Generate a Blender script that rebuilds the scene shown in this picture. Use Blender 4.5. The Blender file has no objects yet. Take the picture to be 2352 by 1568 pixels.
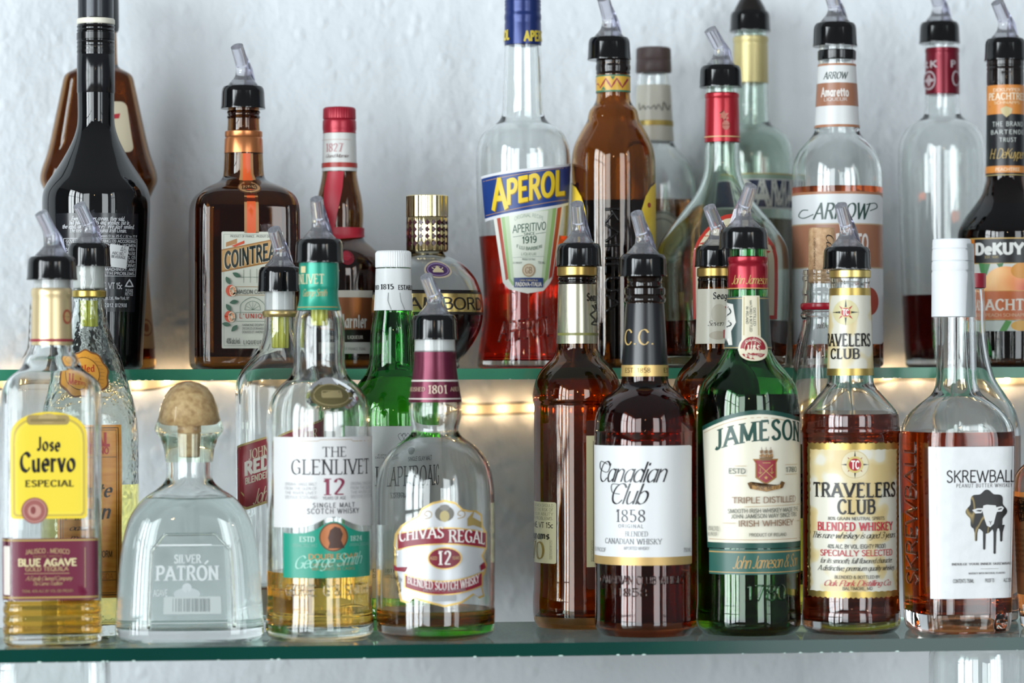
import bpy, bmesh, math, random
import numpy as np
from mathutils import Matrix, Vector

# ---------------------------------------------------------------- camera, sky, daylight, exposure
scene = bpy.context.scene
COL = scene.collection
W, H = 2352, 1568
F = 6800.0                       # focal length in pixels
PSI = math.radians(5.9)          # the camera looks a little to the right along the shelves
ROLL = math.radians(0.146)
D0 = 2.1
PYH = 845.0                      # horizon row
Z_LOW, Z_UP = 1.15, 1.3449       # tops of the two glass shelves
ZC = Z_LOW + 632.0 / F * D0      # camera height
FWD = (math.sin(PSI), math.cos(PSI))
RGT = (math.cos(PSI), -math.sin(PSI))
CAM = (-D0 * FWD[0], -D0 * FWD[1], ZC)
Y_WALL = 0.40
Y_UP = 0.178

cd = bpy.data.cameras.new('camera')
cam = bpy.data.objects.new('camera', cd)
COL.objects.link(cam)
cd.sensor_width = 36.0
cd.lens = F * 36.0 / W
cd.shift_y = (PYH - H / 2) / W
cd.clip_start = 0.05
cd.dof.use_dof = True
cd.dof.focus_distance = 2.235
cd.dof.aperture_fstop = 4.2
cr, sr = math.cos(ROLL), math.sin(ROLL)
rx = Vector((RGT[0] * cr, RGT[1] * cr, -sr))
fw = Vector((FWD[0], FWD[1], 0))
up = rx.cross(fw)
m = Matrix((rx, up, -fw)).transposed().to_4x4()
m.translation = CAM
cam.matrix_world = m
scene.camera = cam

scene.view_settings.view_transform = 'Standard'
scene.view_settings.look = 'None'
scene.view_settings.gamma = 1.0
scene.view_settings.use_curve_mapping = False
scene.view_settings.exposure = -0.12
cy = scene.cycles
cy.max_bounces = 26
cy.transmission_bounces = 26
cy.glossy_bounces = 6
cy.diffuse_bounces = 3
cy.transparent_max_bounces = 8
cy.caustics_reflective = False
cy.caustics_refractive = True
cy.sample_clamp_indirect = 12.0
cy.blur_glossy = 0.6
cy.use_denoising = True

world = bpy.data.worlds.new('room_light')
scene.world = world
world.use_nodes = True
bg = world.node_tree.nodes['Background']
bg.inputs[1].default_value = 0.34
_n = world.node_tree.nodes; _l = world.node_tree.links
_tc = _n.new('ShaderNodeTexCoord'); _sx = _n.new('ShaderNodeSeparateXYZ'); _cr = _n.new('ShaderNodeValToRGB')
_mr = _n.new('ShaderNodeMapRange'); _mr.inputs['From Min'].default_value = -1.0
_l.new(_tc.outputs['Generated'], _sx.inputs[0]); _l.new(_sx.outputs['Z'], _mr.inputs['Value']); _l.new(_mr.outputs[0], _cr.inputs[0]); _l.new(_cr.outputs[0], bg.inputs[0])
_cr.color_ramp.elements[0].position = .3; _cr.color_ramp.elements[0].color = (.8, .8, .78, 1)      # floor bounce
_cr.color_ramp.elements[1].position = .85; _cr.color_ramp.elements[1].color = (.80, .87, .93, 1)  # pale ceiling
_e = _cr.color_ramp.elements.new(.56); _e.color = (.50, .53, .56, 1)

def window_light(name, x, y, z, w, h, rot, power, color=(0.89, 0.965, 1.0)):
    ld = bpy.data.lights.new(name, 'AREA')
    ld.shape = 'RECTANGLE'
    ld.size, ld.size_y = w, h
    ld.energy = power
    ld.color = color
    o = bpy.data.objects.new(name, ld)
    COL.objects.link(o)
    o.location = (x, y, z)
    o.rotation_euler = (math.radians(90), 0, rot)
    return o

# daylight through the room's windows: a row along the left side, one behind
WINS = [(-3.0, -1.9, 0.95, -90), (-3.0, -3.2, 0.95, -90), (-3.0, -4.5, 0.95, -90), (2.6, -3.5, 1.1, 90), (-2.1, -4.95, 1.3, 0), (1.7, -4.95, 1.3, 0)]
for x, y, w, r in WINS:
    window_light('window_daylight', x, y, 1.75, w, 2.7, math.radians(r), {-90: 146, 90: 36, 0: 62}[r] * w)

# ---------------------------------------------------------------- pixel to place
def ray(px):
    k = (px - W / 2) / F
    return FWD[0] + RGT[0] * k, FWD[1] + RGT[1] * k

def at(px, Y):
    """x position and depth of the point in column px on the plane y = Y."""
    dx, dy = ray(px)
    t = (Y - CAM[1]) / dy
    return CAM[0] + t * dx, t

def zof(px, py, t):
    return ZC - (py + (px - W / 2) * ROLL - PYH) * t / F

# ---------------------------------------------------------------- materials
MATS = {}
def lin(h):
    c = [int(h[i:i + 2], 16) / 255 for i in (0, 2, 4)]
    return tuple(x / 12.92 if x <= 0.04045 else ((x + 0.055) / 1.055) ** 2.4 for x in c) + (1,)

def pbsdf(key, hexc, rough=0.4, metal=0.0, coat=0.0, spec=0.5, **kw):
    if key in MATS:
        return MATS[key]
    mt = bpy.data.materials.new(key)
    mt.use_nodes = True
    b = mt.node_tree.nodes['Principled BSDF']
    b.inputs['Base Color'].default_value = lin(hexc)
    b.inputs['Roughness'].default_value = rough
    b.inputs['Metallic'].default_value = metal
    b.inputs['Coat Weight'].default_value = coat
    b.inputs['Coat Roughness'].default_value = 0.08
    b.inputs['Specular IOR Level'].default_value = spec
    MATS[key] = mt
    return mt

def ink(hexc):                       # printed paper and ink
    mt = pbsdf('ink_' + hexc, hexc, 0.32, 0, 0.0, 0.38)
    mt.node_tree.nodes['Principled BSDF'].inputs['Base Color'].default_value = [c * .76 for c in lin(hexc)[:3]] + [1]
    return mt
def plastic(hexc, rough=0.22):
    return pbsdf('plastic_%s_%d' % (hexc, rough * 100), hexc, rough, 0, 0.0, 0.5)
def foil(hexc, rough=0.3, metal=0.85):
    return pbsdf('foil_' + hexc, hexc, rough, metal)

def glass(hexc, ior=1.5, rough=0.0, bump=0.0, scale=300.0, name='glass'):
    key = '%s_%s_%d' % (name, hexc, ior * 100)
    if key in MATS:
        return MATS[key]
    mt = bpy.data.materials.new(key)
    mt.use_nodes = True
    nt = mt.node_tree
    g = nt.nodes['Principled BSDF']
    g.inputs['Base Color'].default_value = lin(hexc)
    g.inputs['IOR'].default_value = ior
    g.inputs['Roughness'].default_value = rough
    g.inputs['Transmission Weight'].default_value = 1.0
    if bump:
        n = nt.nodes.new('ShaderNodeTexNoise')
        n.inputs['Scale'].default_value = scale
        n.inputs['Detail'].default_value = 2
        tc = nt.nodes.new('ShaderNodeTexCoord')
        bp = nt.nodes.new('ShaderNodeBump')
        bp.inputs['Strength'].default_value = bump
        bp.inputs['Distance'].default_value = 0.002
        nt.links.new(tc.outputs['Object'], n.inputs['Vector'])
        nt.links.new(n.outputs[0], bp.inputs['Height'])
        nt.links.new(bp.outputs[0], g.inputs['Normal'])
    MATS[key] = mt
    return mt

def noise_paint(key, stops, scale, rough=0.7, bump=0.0, bscale=None, stretch=(1, 1, 1), detail=4):
    if key in MATS:
        return MATS[key]
    mt = bpy.data.materials.new(key)
    mt.use_nodes = True
    nt = mt.node_tree
    b = nt.nodes['Principled BSDF']
    b.inputs['Roughness'].default_value = rough
    tc = nt.nodes.new('ShaderNodeTexCoord')
    mp = nt.nodes.new('ShaderNodeMapping')
    mp.inputs['Scale'].default_value = stretch
    nt.links.new(tc.outputs['Object'], mp.inputs['Vector'])
    n = nt.nodes.new('ShaderNodeTexNoise')
    n.inputs['Scale'].default_value = scale
    n.inputs['Detail'].default_value = detail
    nt.links.new(mp.outputs[0], n.inputs['Vector'])
    r = nt.nodes.new('ShaderNodeValToRGB')
    while len(r.color_ramp.elements) < len(stops):
        r.color_ramp.elements.new(0.5)
    for e, (p, c) in zip(r.color_ramp.elements, stops):
        e.position = p
        e.color = lin(c)
    nt.links.new(n.outputs[0], r.inputs[0])
    nt.links.new(r.outputs[0], b.inputs['Base Color'])
    if bump:
        n2 = nt.nodes.new('ShaderNodeTexNoise')
        n2.inputs['Scale'].default_value = bscale or scale
        n2.inputs['Detail'].default_value = 3
        bp = nt.nodes.new('ShaderNodeBump')
        bp.inputs['Strength'].default_value = bump
        bp.inputs['Distance'].default_value = 0.003
        nt.links.new(mp.outputs[0], n2.inputs['Vector'])
        nt.links.new(n2.outputs[0], bp.inputs['Height'])
        nt.links.new(bp.outputs[0], b.inputs['Normal'])
    MATS[key] = mt
    return mt

CLEAR = glass('fcfefd')
BLACK = plastic('08090a', 0.11)

# ---------------------------------------------------------------- mesh helpers
def link(name, verts, faces, mats, parent=None, midx=None, smooth=True):
    me = bpy.data.meshes.new(name)
    me.from_pydata([tuple(v) for v in verts], [], faces)
    for mt in (mats if isinstance(mats, (list, tuple)) else [mats]):
        me.materials.append(mt)
    if midx is not None:
        me.polygons.foreach_set('material_index', midx)
    if smooth:
        me.polygons.foreach_set('use_smooth', [True] * len(me.polygons))
    me.update()
    o = bpy.data.objects.new(name, me)
    COL.objects.link(o)
    if parent is not None:
        o.parent = parent
    return o

def sharp(o, ang=35):
    me = o.data
    bm = bmesh.new(); bm.from_mesh(me)
    for e in bm.edges:
        if len(e.link_faces) == 2 and e.calc_face_angle(0) > math.radians(ang):
            e.smooth = False
    bm.to_mesh(me); bm.free()
    return o

def weld(o):
    bm = bmesh.new(); bm.from_mesh(o.data)
    bmesh.ops.remove_doubles(bm, verts=bm.verts[:], dist=2e-6)
    bmesh.ops.recalc_face_normals(bm, faces=bm.faces[:])
    bm.to_mesh(o.data); bm.free()
    return o

def tag(o, label, cat, group=None, kind=None):
    if label: o['label'] = label
    if cat: o['category'] = cat
    if group: o['group'] = group
    if kind: o['kind'] = kind
    return o

def box(name, x0, x1, y0, y1, z0, z1, mat, parent=None, bev=0.0):
    bm = bmesh.new()
    bmesh.ops.create_cube(bm, size=1)
    for v in bm.verts:
        v.co = (x0 + (v.co.x + .5) * (x1 - x0), y0 + (v.co.y + .5) * (y1 - y0), z0 + (v.co.z + .5) * (z1 - z0))
    if bev:
        bmesh.ops.bevel(bm, geom=bm.edges[:], offset=bev, segments=2, affect='EDGES')
    me = bpy.data.meshes.new(name)
    bm.to_mesh(me); bm.free()
    me.materials.append(mat)
    o = bpy.data.objects.new(name, me)
    COL.objects.link(o)
    o.parent = parent
    return o

def chaikin(P, it=2):
    P = np.array(P, float)
    for _ in range(it):
        q = P[:-1] * .75 + P[1:] * .25
        r = P[:-1] * .25 + P[1:] * .75
        P = np.vstack([P[:1], np.stack([q, r], 1).reshape(-1, P.shape[1]), P[-1:]])
    return P

_TS = np.linspace(0, math.pi / 2, 1201)
def section(n, k, seg):
    """unit cross-section: points spaced evenly round a superellipse; starts at the front centre."""
    if n < 2.05:
        t = np.arange(seg) * 2 * math.pi / seg
        return t
    x = np.sin(_TS) ** (2 / n); y = k * np.cos(_TS) ** (2 / n)
    s = np.concatenate([[0], np.cumsum(np.hypot(np.diff(x), np.diff(y)))])
    q = seg // 4
    t = np.interp(np.linspace(0, s[-1], q, endpoint=False), s, _TS)
    back = np.interp(s[-1] - np.linspace(0, s[-1], q, endpoint=False), s, _TS)
    tt = np.concatenate([t, math.pi - back, math.pi + t, 2 * math.pi - back])
    return .5 * tt + .5 * np.arange(len(tt)) * 2 * math.pi / len(tt)

def sxy(t, a, b, n):
    s, c = np.sin(t), np.cos(t)
    return a * np.sign(s) * np.abs(s) ** (2 / n), -b * np.sign(c) * np.abs(c) ** (2 / n)

def loft(name, rings, mats, parent, seg=72, midx=None, closed_bottom=True, closed_top=True):
    """rings: (z, a, b, n) from one end to the other; every ring shares the angles of the squarest one."""
    nmax = max(r[3] for r in rings)
    kk = np.median([r[2] / max(r[1], 1e-9) for r in rings if r[3] >= nmax - .01])
    t = section(nmax, kk, seg)
    V, Fc = [], []
    for (z, a, b, n) in rings:
        x, y = sxy(t, a, b, n)
        V += [(x[i], y[i], z) for i in range(seg)]
    for j in range(len(rings) - 1):
        for i in range(seg):
            p, q = j * seg + i, j * seg + (i + 1) % seg
            Fc.append((p, q, q + seg, p + seg))
    if closed_bottom: Fc.append(tuple(range(seg - 1, -1, -1)))
    if closed_top: Fc.append(tuple(range((len(rings) - 1) * seg, len(rings) * seg)))
    return link(name, V, Fc, mats, parent)

def lathe(name, pts, mat, parent, seg=48, cx=0.0, cy=0.0):
    """pts (z, r) bottom to top, closed with caps."""
    o = loft(name, [(z, r, r, 2) for z, r in pts], mat, parent, seg)
    for v in o.data.vertices:
        v.co.x += cx; v.co.y += cy
    return sharp(o)

# ---------------------------------------------------------------- lettering: one skeleton alphabet drawn with several pens
GL = {
'A':(76,"2,0 38,100;38,100 74,0;15,34 60,34"),'B':(62,"10,0 10,100;~10,100 38,100 54,88 52,66 36,53 10,53;~10,53 38,53 56,46 60,26 48,4 30,0 10,0"),
'C':(70,"~66,80 52,97 36,100 15,85 6,50 15,15 36,0 52,3 66,20"),'D':(74,"10,0 10,100;~10,100 38,100 60,84 68,50 60,16 38,0 10,0"),
'E':(58,"10,0 10,100;10,100 52,100;10,52 44,52;10,0 54,0"),'F':(54,"10,0 10,100;10,100 52,100;10,52 42,52"),
'G':(74,"~66,80 52,97 36,100 15,85 6,50 15,15 36,0 54,4 64,16;64,4 64,44;46,44 66,44"),'H':(76,"10,0 10,100;66,0 66,100;10,52 66,52"),
'I':(24,"12,0 12,100"),'J':(42,"30,100 30,22;~30,24 26,5 14,0 2,10"),'K':(68,"10,0 10,100;62,100 12,44;26,58 66,0"),'L':(54,"10,0 10,100;10,0 52,0"),
'M':(90,"8,0 12,100;12,100 45,6;45,6 78,100;78,100 82,0"),'N':(78,"10,0 10,100;10,100 66,0;66,0 66,100"),
'O':(78,"~39,100 15,87 5,50 15,13 39,0 63,13 73,50 63,87 39,100"),'P':(60,"10,0 10,100;~10,100 38,100 54,88 56,72 50,56 36,48 10,48"),
'Q':(78,"~39,100 15,87 5,50 15,13 39,0 63,13 73,50 63,87 39,100;44,18 74,-10"),'R':(68,"10,0 10,100;~10,100 38,100 54,88 55,74 48,58 34,52 10,52;34,52 64,0"),
'S':(56,"~48,84 38,97 24,100 10,90 8,74 20,58 38,46 50,30 46,10 30,0 14,3 6,18"),'T':(66,"33,0 33,100;2,100 64,100"),
'U':(74,"10,100 10,40;~10,42 12,18 24,3 37,0 50,3 62,18 64,42;64,40 64,100"),'V':(76,"2,100 38,0;38,0 74,100"),'W':(108,"2,100 30,0;30,0 54,94;54,94 78,0;78,0 106,100"),
'X':(70,"4,100 68,0;66,100 4,0"),'Y':(72,"2,100 36,46;70,100 36,46;36,46 36,0"),'Z':(66,"6,100 62,100;62,100 6,0;6,0 64,0"),
'a':(52,"~42,58 28,64 12,54 6,32 12,8 26,0 43,18;44,64 44,0"),'b':(54,"8,100 8,0;~8,48 26,64 44,54 50,32 44,8 26,0 8,14"),'c':(46,"~44,54 28,64 12,54 6,32 12,8 28,0 44,10"),
'd':(54,"46,100 46,0;~46,48 28,64 12,54 6,32 12,8 28,0 46,14"),'e':(50,"7,35 45,35;~45,35 42,54 27,64 12,54 6,32 13,8 29,0 44,11"),'f':(34,"~34,94 25,100 17,86 16,60 16,0;2,62 30,62"),
'g':(52,"~44,56 28,64 12,54 6,32 12,10 28,2 44,14;~44,64 44,20 42,-14 28,-28 8,-22"),'h':(54,"8,100 8,0;~8,44 26,64 42,56 44,36 44,0"),'i':(20,"10,64 10,0;10,84 10,94"),
'j':(20,"~12,64 12,10 10,-20 -4,-26;12,84 12,94"),'k':(50,"8,100 8,0;42,64 10,28;20,38 46,0"),'l':(20,"10,100 10,0"),'m':(80,"8,64 8,0;~8,44 22,64 36,56 38,36 38,0;~38,44 54,64 68,56 70,36 70,0"),
'n':(54,"8,64 8,0;~8,44 26,64 42,56 44,36 44,0"),'o':(56,"~28,64 12,54 6,32 12,8 28,0 44,8 50,32 44,54 28,64"),'p':(54,"8,64 8,-28;~8,48 26,64 44,54 50,32 44,8 26,0 8,14"),
'q':(54,"46,64 46,-28;~46,48 28,64 12,54 6,32 12,8 28,0 46,14"),'r':(38,"8,64 8,0;~8,40 20,60 36,62"),'s':(44,"~38,54 24,64 10,54 12,40 30,28 38,14 28,1 8,6"),'t':(34,"~16,90 16,40 19,6 34,4;2,62 30,62"),
'u':(54,"~8,64 8,24 14,4 26,0 44,18;44,64 44,0"),'v':(48,"4,64 24,0;24,0 44,64"),'w':(72,"4,64 20,0;20,0 36,60;36,60 52,0;52,0 68,64"),'x':(48,"6,64 42,0;42,64 4,0"),'y':(48,"4,64 24,0;44,64 12,-28"),'z':(48,"6,64 42,64;42,64 6,0;6,0 44,0"),
'0':(60,"~30,100 12,86 6,50 12,14 30,0 48,14 54,50 48,86 30,100"),'1':(44,"12,82 28,100;28,100 28,0"),'2':(58,"~8,78 16,96 30,100 46,90 48,72 36,46 8,2;8,2 52,2"),'3':(56,"~8,84 22,100 40,96 46,78 36,58 22,54;~22,54 44,46 50,26 40,4 24,0 6,12"),
'4':(60,"42,0 42,100;42,100 4,30;4,30 56,30"),'5':(56,"46,100 14,100;14,100 11,56;~11,56 28,62 46,50 50,30 42,8 24,0 6,10"),'6':(56,"~46,90 30,100 12,80 6,40 14,8 30,0 48,12 50,34 40,54 26,58 8,40"),'7':(56,"6,100 52,100;52,100 20,0"),
'8':(60,"~30,100 12,90 12,66 30,54 50,36 50,12 30,0 10,12 10,36 30,54 48,66 48,90 30,100"),'9':(56,"~10,10 26,0 44,20 50,60 42,92 26,100 8,88 6,66 16,46 30,42 48,60"),
'.':(18,"9,0 9,9"),',':(18,"10,6 6,-12"),"'":(16,"8,100 8,78"),'-':(40,"6,40 34,40"),'&':(74,"~70,0 22,70 22,92 36,100 48,88 42,70 14,44 8,20 22,2 44,6 66,44"),'%':(80,"66,100 14,0;~18,100 6,80 18,60 30,80 18,100;~62,40 50,20 62,0 74,20 62,40"),
'(':(30,"~24,110 8,70 8,30 24,-10"),')':(30,"~6,110 22,70 22,30 6,-10"),':':(18,"9,0 9,9;9,54 9,63"),'/':(40,"4,-6 36,106"),'?':(50,"~6,84 22,100 42,86 38,66 24,48 24,28;24,0 24,9"),'!':(20,"10,100 10,30;10,0 10,9"),' ':(30,""),
}
PEN = {  # thick, thin, pen angle, shear, serifs, smooth, tracking
'sans':(13,13,0,0,0,1,6),'light':(7,7,0,0,0,1,8),'bold':(23,20,0,0,0,1,12),'wide':(15,13,0,0,0,1,26),'serif':(17,5,18,0,1,1,12),'slab':(20,13,10,0,1,1,14),'roman':(13,4,18,0,1,1,12),
'script':(10,3.5,20,.36,0,1,-4),'gothic':(25,7,42,0,0,1,14),'italic':(17,6,20,.25,0,1,8),'heavy':(30,26,0,.0,0,1,16)}

def spline(P):
    P = np.array(P, float)
    closed = np.allclose(P[0], P[-1])
    E = np.vstack([P[-2] if closed else 2 * P[0] - P[1], P, P[1] if closed else 2 * P[-1] - P[-2]])
    out = []
    for i in range(1, len(E) - 2):
        p0, p1, p2, p3 = E[i - 1:i + 3]
        for u in (0, .25, .5, .75):
            out.append(.5 * (2 * p1 + (p2 - p0) * u + (2 * p0 - 5 * p1 + 4 * p2 - p3) * u * u + (3 * p1 - p0 - 3 * p2 + p3) * u ** 3))
    out.append(P[-1])
    return np.array(out), closed

def ribbon(P, wf, closed=False, ext=0.0):
    """quads of a pen stroke along P; wf(angle) -> width."""
    P = np.array(P, float)
    d = np.diff(P, axis=0)
    L = np.maximum(np.hypot(d[:, 0], d[:, 1]), 1e-6)[:, None]
    d = d / L
    if ext:
        P = P.copy(); P[0] -= d[0] * ext; P[-1] += d[-1] * ext
    t = np.vstack([d[:1], (d[:-1] + d[1:]), d[-1:]])
    if closed:
        t[0] = t[-1] = d[0] + d[-1]
    t = t / np.maximum(np.hypot(t[:, 0], t[:, 1]), 1e-6)[:, None]
    w = np.array([wf(math.atan2(b, a)) for a, b in t])[:, None] / 2
    n = np.stack([-t[:, 1], t[:, 0]], 1)
    A, B = P + n * w, P - n * w
    return [(A[i], B[i], B[i + 1], A[i + 1]) for i in range(len(P) - 1)]

def text_quads(s, style):
    thick, thin, ang, shear, serif, smooth, track = PEN[style]
    ph = math.radians(ang)
    wf = lambda th: thin + (thick - thin) * abs(math.sin(th - ph))
    Q, x = [], 0.0
    for ch in s:
        small = 1.0
        if ch not in GL: ch = ch.upper() if ch.upper() in GL else '.'
        gw, g = GL[ch]
        for st in filter(None, g.split(';')):
            sm = st[0] == '~'
            P = [tuple(map(float, p.split(','))) for p in st.lstrip('~').split()]
            P = [(a + x, b) for a, b in P]
            if sm and smooth:
                P, cl = spline(P)
                Q += ribbon(P, wf, cl)
            elif sm:
                for a, b in zip(P[:-1], P[1:]):
                    Q += ribbon([a, b], wf, ext=thin * .5)
            else:
                a, b = np.array(P[0]), np.array(P[1])
                n = max(1, int(np.hypot(*(b - a)) / 9))
                Q += ribbon([a + (b - a) * i / n for i in range(n + 1)], wf, ext=0 if serif else (thick * .35 if style != 'script' else 2))
                if serif:
                    for p, o in ((a, b), (b, a)):
                        if abs(o[1] - p[1]) > 1.2 * abs(o[0] - p[0]) and (abs(p[1]) < 1 or p[1] > 60 or p[1] < -20) and ch not in '.,:!?':
                            hw = thick * .5 + 9
                            Q.append(((p[0] - hw, p[1] + 3), (p[0] - hw, p[1] - 3), (p[0] + hw, p[1] - 3), (p[0] + hw, p[1] + 3)))
                        elif abs(o[1] - p[1]) < 2 and ch in 'EFLTZ' and (p[0] > o[0] or ch == 'T') and (p[1] > 90 or p[1] < 5):
                            sgn = -1 if p[1] > 50 else 1
                            Q.append(((p[0] - 3, p[1] + 3), (p[0] - 3, p[1] + sgn * 17), (p[0] + 3, p[1] + sgn * 17), (p[0] + 3, p[1] + 3)))
        x += gw + track
    out = np.array([[(p[0] + shear * p[1], p[1]) for p in q] for q in Q], float)
    out[:, :, 0] -= out[:, :, 0].min()
    return out, out[:, :, 0].max()

# ---------------------------------------------------------------- bottles
class Bottle:
    """prof: (row, half-width px[, depth ratio, squareness]) from the rim to the foot, read off the photograph and scaled at the bottle's own distance."""
    def __init__(s, name, label, cat, cx, Y, shelf, prof, phi=0.0, group=None, smooth=2):
        s.cx, s.phi = cx, math.radians(phi)
        x, s.t = at(cx, Y)
        s.s = s.t / F
        s.zs = shelf
        d = ray(cx)
        s.o = bpy.data.objects.new(name, None)
        COL.objects.link(s.o)
        s.o.location = (x, Y, shelf)
        s.o.rotation_euler = (0, 0, -math.asin(d[0] / math.hypot(*d)) + s.phi)
        s.o.empty_display_size = .02
        tag(s.o, label, cat, group)
        P, k, n = [], 1.0, 2.0
        for p in prof:
            if len(p) > 2: k = p[2]
            if len(p) > 3: n = p[3]
            P.append((p[0], p[1], k, n))
        P = chaikin(P, smooth)
        s.pyb = s.row(0)                         # row of the base at the axis
        # rows below the base centre belong to the near rim of the foot: squeeze the foot onto the shelf
        last, y0 = P[-1, 0], min(P[-1, 0] - 60, s.pyb - 40)
        lo = P[:, 0] > y0
        P[lo, 0] = y0 + (P[lo, 0] - y0) * (s.pyb - y0) / (last - y0)
        s.P = P
    def row(s, z):
        return PYH + (ZC - s.zs - z) / s.s - (s.cx - W / 2) * ROLL
    def z(s, py):
        return zof(s.cx, py, s.t) - s.zs
    def prof(s, py):
        P = s.P
        return [float(np.interp(py, P[:, 0], P[:, i])) for i in (1, 2, 3)]
    def hw(s, py):
        return s.prof(py)[0]
    def ring(s, py, d=0.0):
        a, k, n = s.prof(py)
        a *= s.s
        return (s.z(py), max(a + d, 2e-4), max(a * k + d, 2e-4), n)
    def body(s, mat, wall=0.0026, base=0.006, name='glass_body', solid=False, seg=72):
        rows = s.P[::-1, 0]
        out = [s.ring(y) for y in rows]
        foot = out[0]
        rings = [(0.0012, foot[1] * .6, foot[2] * .6, foot[3])] + out if not solid else out
        if not solid:
            inn, zb = [], base
            for r in out[::-1]:
                if r[0] > zb:
                    inn.append((r[0], max(r[1] - wall, 3e-4), max(r[2] - wall, 3e-4), r[3]))
            b0 = inn[-1]
            inn += [(zb + .0008, b0[1] * .93, b0[2] * .93, b0[3]), (zb, b0[1] * .8, b0[2] * .8, b0[3])]
            s.inner = inn
            rings = rings + inn
        else:
            s.inner = None
        s.glass = loft(name, rings, mat, s.o, seg)
        return s.glass
    def liquid(s, py, hexc, ior=1.34, mat=None):
        zt = s.z(py)
        rings = [(z, a + .00025, b + .00025, n) for z, a, b, n in s.inner[::-1]]
        rings = [(rings[0][0] - .0003,) + rings[0][1:]] + rings[1:]
        lo = [r for r in rings if r[0] < zt]
        hi = next((r for r in rings if r[0] >= zt), lo[-1])
        f = (zt - lo[-1][0]) / max(hi[0] - lo[-1][0], 1e-6)
        top = (zt,) + tuple(lo[-1][i] * (1 - f) + hi[i] * f for i in (1, 2, 3))
        return sharp(loft('liquid', lo + [top], mat or glass(hexc, ior, name='liquid'), s.o, 72), 50)
    def wrap(s, name, y0, y1, mat, off=1.0, pts=None, parent=None, seg=64):
        """a sleeve or cap round the bottle from row y0 to y1, following it (or its own (row, half-width) list)."""
        if pts is None:
            ys = [y0] + [y for y in s.P[:, 0] if y0 < y < y1] + [y1]
            R = [s.ring(y, off * s.s) for y in ys]
        else:
            R = [(s.z(y), h * s.s, h * s.s, 2) for y, h in pts]
        R = R[::-1]
        return sharp(loft(name, R, mat, parent or s.o, seg))
    # ---- printed labels
    def printed(s, name, y0, y1, label=None):
        return Print(s, name, y0, y1, label)
    # ---- free-pouring spout
    def pourer(s, y0, y1, hw, tip, dx=0.0, collar=None, stopper=None, tr=15.0, fin=True, ring=None, stub=False):
        """collar from row y0 to y1; tip = (column offset from the collar, row) of the spout's mouth."""
        k, cx = s.s, dx * s.s
        z0, z1 = s.z(y0), s.z(y1)
        hw *= k
        h = z0 - z1
        spout_m = spout_plastic('f6f6fc', .9)
        root = None
        la = tip[0] * k
        ht = (y0 - tip[1]) * k                   # mouth height above the collar
        reach = 33 * k
        ly = -math.sqrt(max(reach ** 2 - la ** 2, (4 * k) ** 2))
        if abs(la) > reach: ly = -4 * k
        r = tr * k
        V, Fc = [], []
        def tube(path, radii, seg=20, inner=None):
            P = [Vector(p) for p in path]
            base = len(V)
            for i, p in enumerate(P):
                tg = (P[min(i + 1, len(P) - 1)] - P[max(i - 1, 0)]).normalized()
                u = Vector((0, 1, 0)) if abs(tg.y) < .9 else Vector((1, 0, 0))
                a = tg.cross(u).normalized(); b = tg.cross(a).normalized()
                for j in range(seg):
                    th = 2 * math.pi * j / seg
                    V.append(p + (a * math.cos(th) + b * math.sin(th)) * radii[i])
            for i in range(len(P) - 1):
                for j in range(seg):
                    p, q = base + i * seg + j, base + i * seg + (j + 1) % seg
                    Fc.append((p, q, q + seg, p + seg))
            Fc.append(tuple(range(base + seg - 1, base - 1, -1)))
            Fc.append(tuple(range(base + (len(P) - 1) * seg, base + len(P) * seg)))
        bend = ht * .5
        o0 = Vector((cx, 0, z0))
        if stub:
            path = [(0, 0, -2 * k), (0, 0, 6 * k), (0, 0, 18 * k), (0, 0, 34 * k), (0, 0, 44 * k)]
            tube([o0 + Vector(p) for p in path], [hw * .8, hw * .74, hw * .6, hw * .42, hw * .2])
        else:
            path = [(0, 0, -2 * k), (0, 0, 3 * k), (0, 0, 10 * k), (0, 0, 17 * k), (0, 0, 24 * k), (0, 0, bend * .85), (la * .12, ly * .12, bend * 1.05), (la * .5, ly * .5, bend + (ht - bend) * .48), (la, ly, ht)]
            rr = [hw * .70, hw * .66, hw * .54, max(hw * .42, r * 1.1), r * 1.2, r * 1.08, r * 1.06, r * 1.02, r * .98]
            # outside, then back down the bore
            n = len(path)
            P = [o0 + Vector(p) for p in path]
            tube(P + P[n - 1:n - 4:-1], rr + [r * .62, r * .62, r * .62])
        sp = link('pour_spout', V, Fc, spout_m if not stub else plastic('17120f', .3), s.o)
        sharp(sp, 50)
        if fin and not stub:
            sg = 1 if la > 0 else -1
            ax = Vector((sg * .92, -.39, 0)); sd = Vector((.39, sg * .92, 0))
            tp = Vector((la, ly, ht)); nk = Vector((0, 0, bend * .95))
            pl = [-ax * hw * .64, -ax * r * .3, nk - ax * r * .3, nk.lerp(tp, .8) - ax * r * .5, nk.lerp(tp, .93) - ax * r * .85, -ax * r * 1.5 + Vector((0, 0, bend * .9))]
            V2 = [o0 + p + sd * e * 4.5 * k for e in (-1, 1) for p in pl]
            n = len(pl)
            F2 = [tuple(range(n)), tuple(range(2 * n - 1, n - 1, -1))] + [(i, i + n, (i + 1) % n + n, (i + 1) % n) for i in range(n)]
            link('air_vent', V2, F2, spout_plastic('d9d9f0', .92), sp, smooth=False)
        c = lathe('collar', [(z1, hw * .9), (z1, hw), (z1 + h * .06, hw * 1.0), (z1 + h * .1, hw * .985), (z1 + h * .72, hw * .955), (z1 + h * .86, hw * .93), (z1 + h * .96, hw * .86), (z0, hw * .74), (z0 + h * .015, hw * .5)], collar or BLACK, sp, 56, cx)
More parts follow.
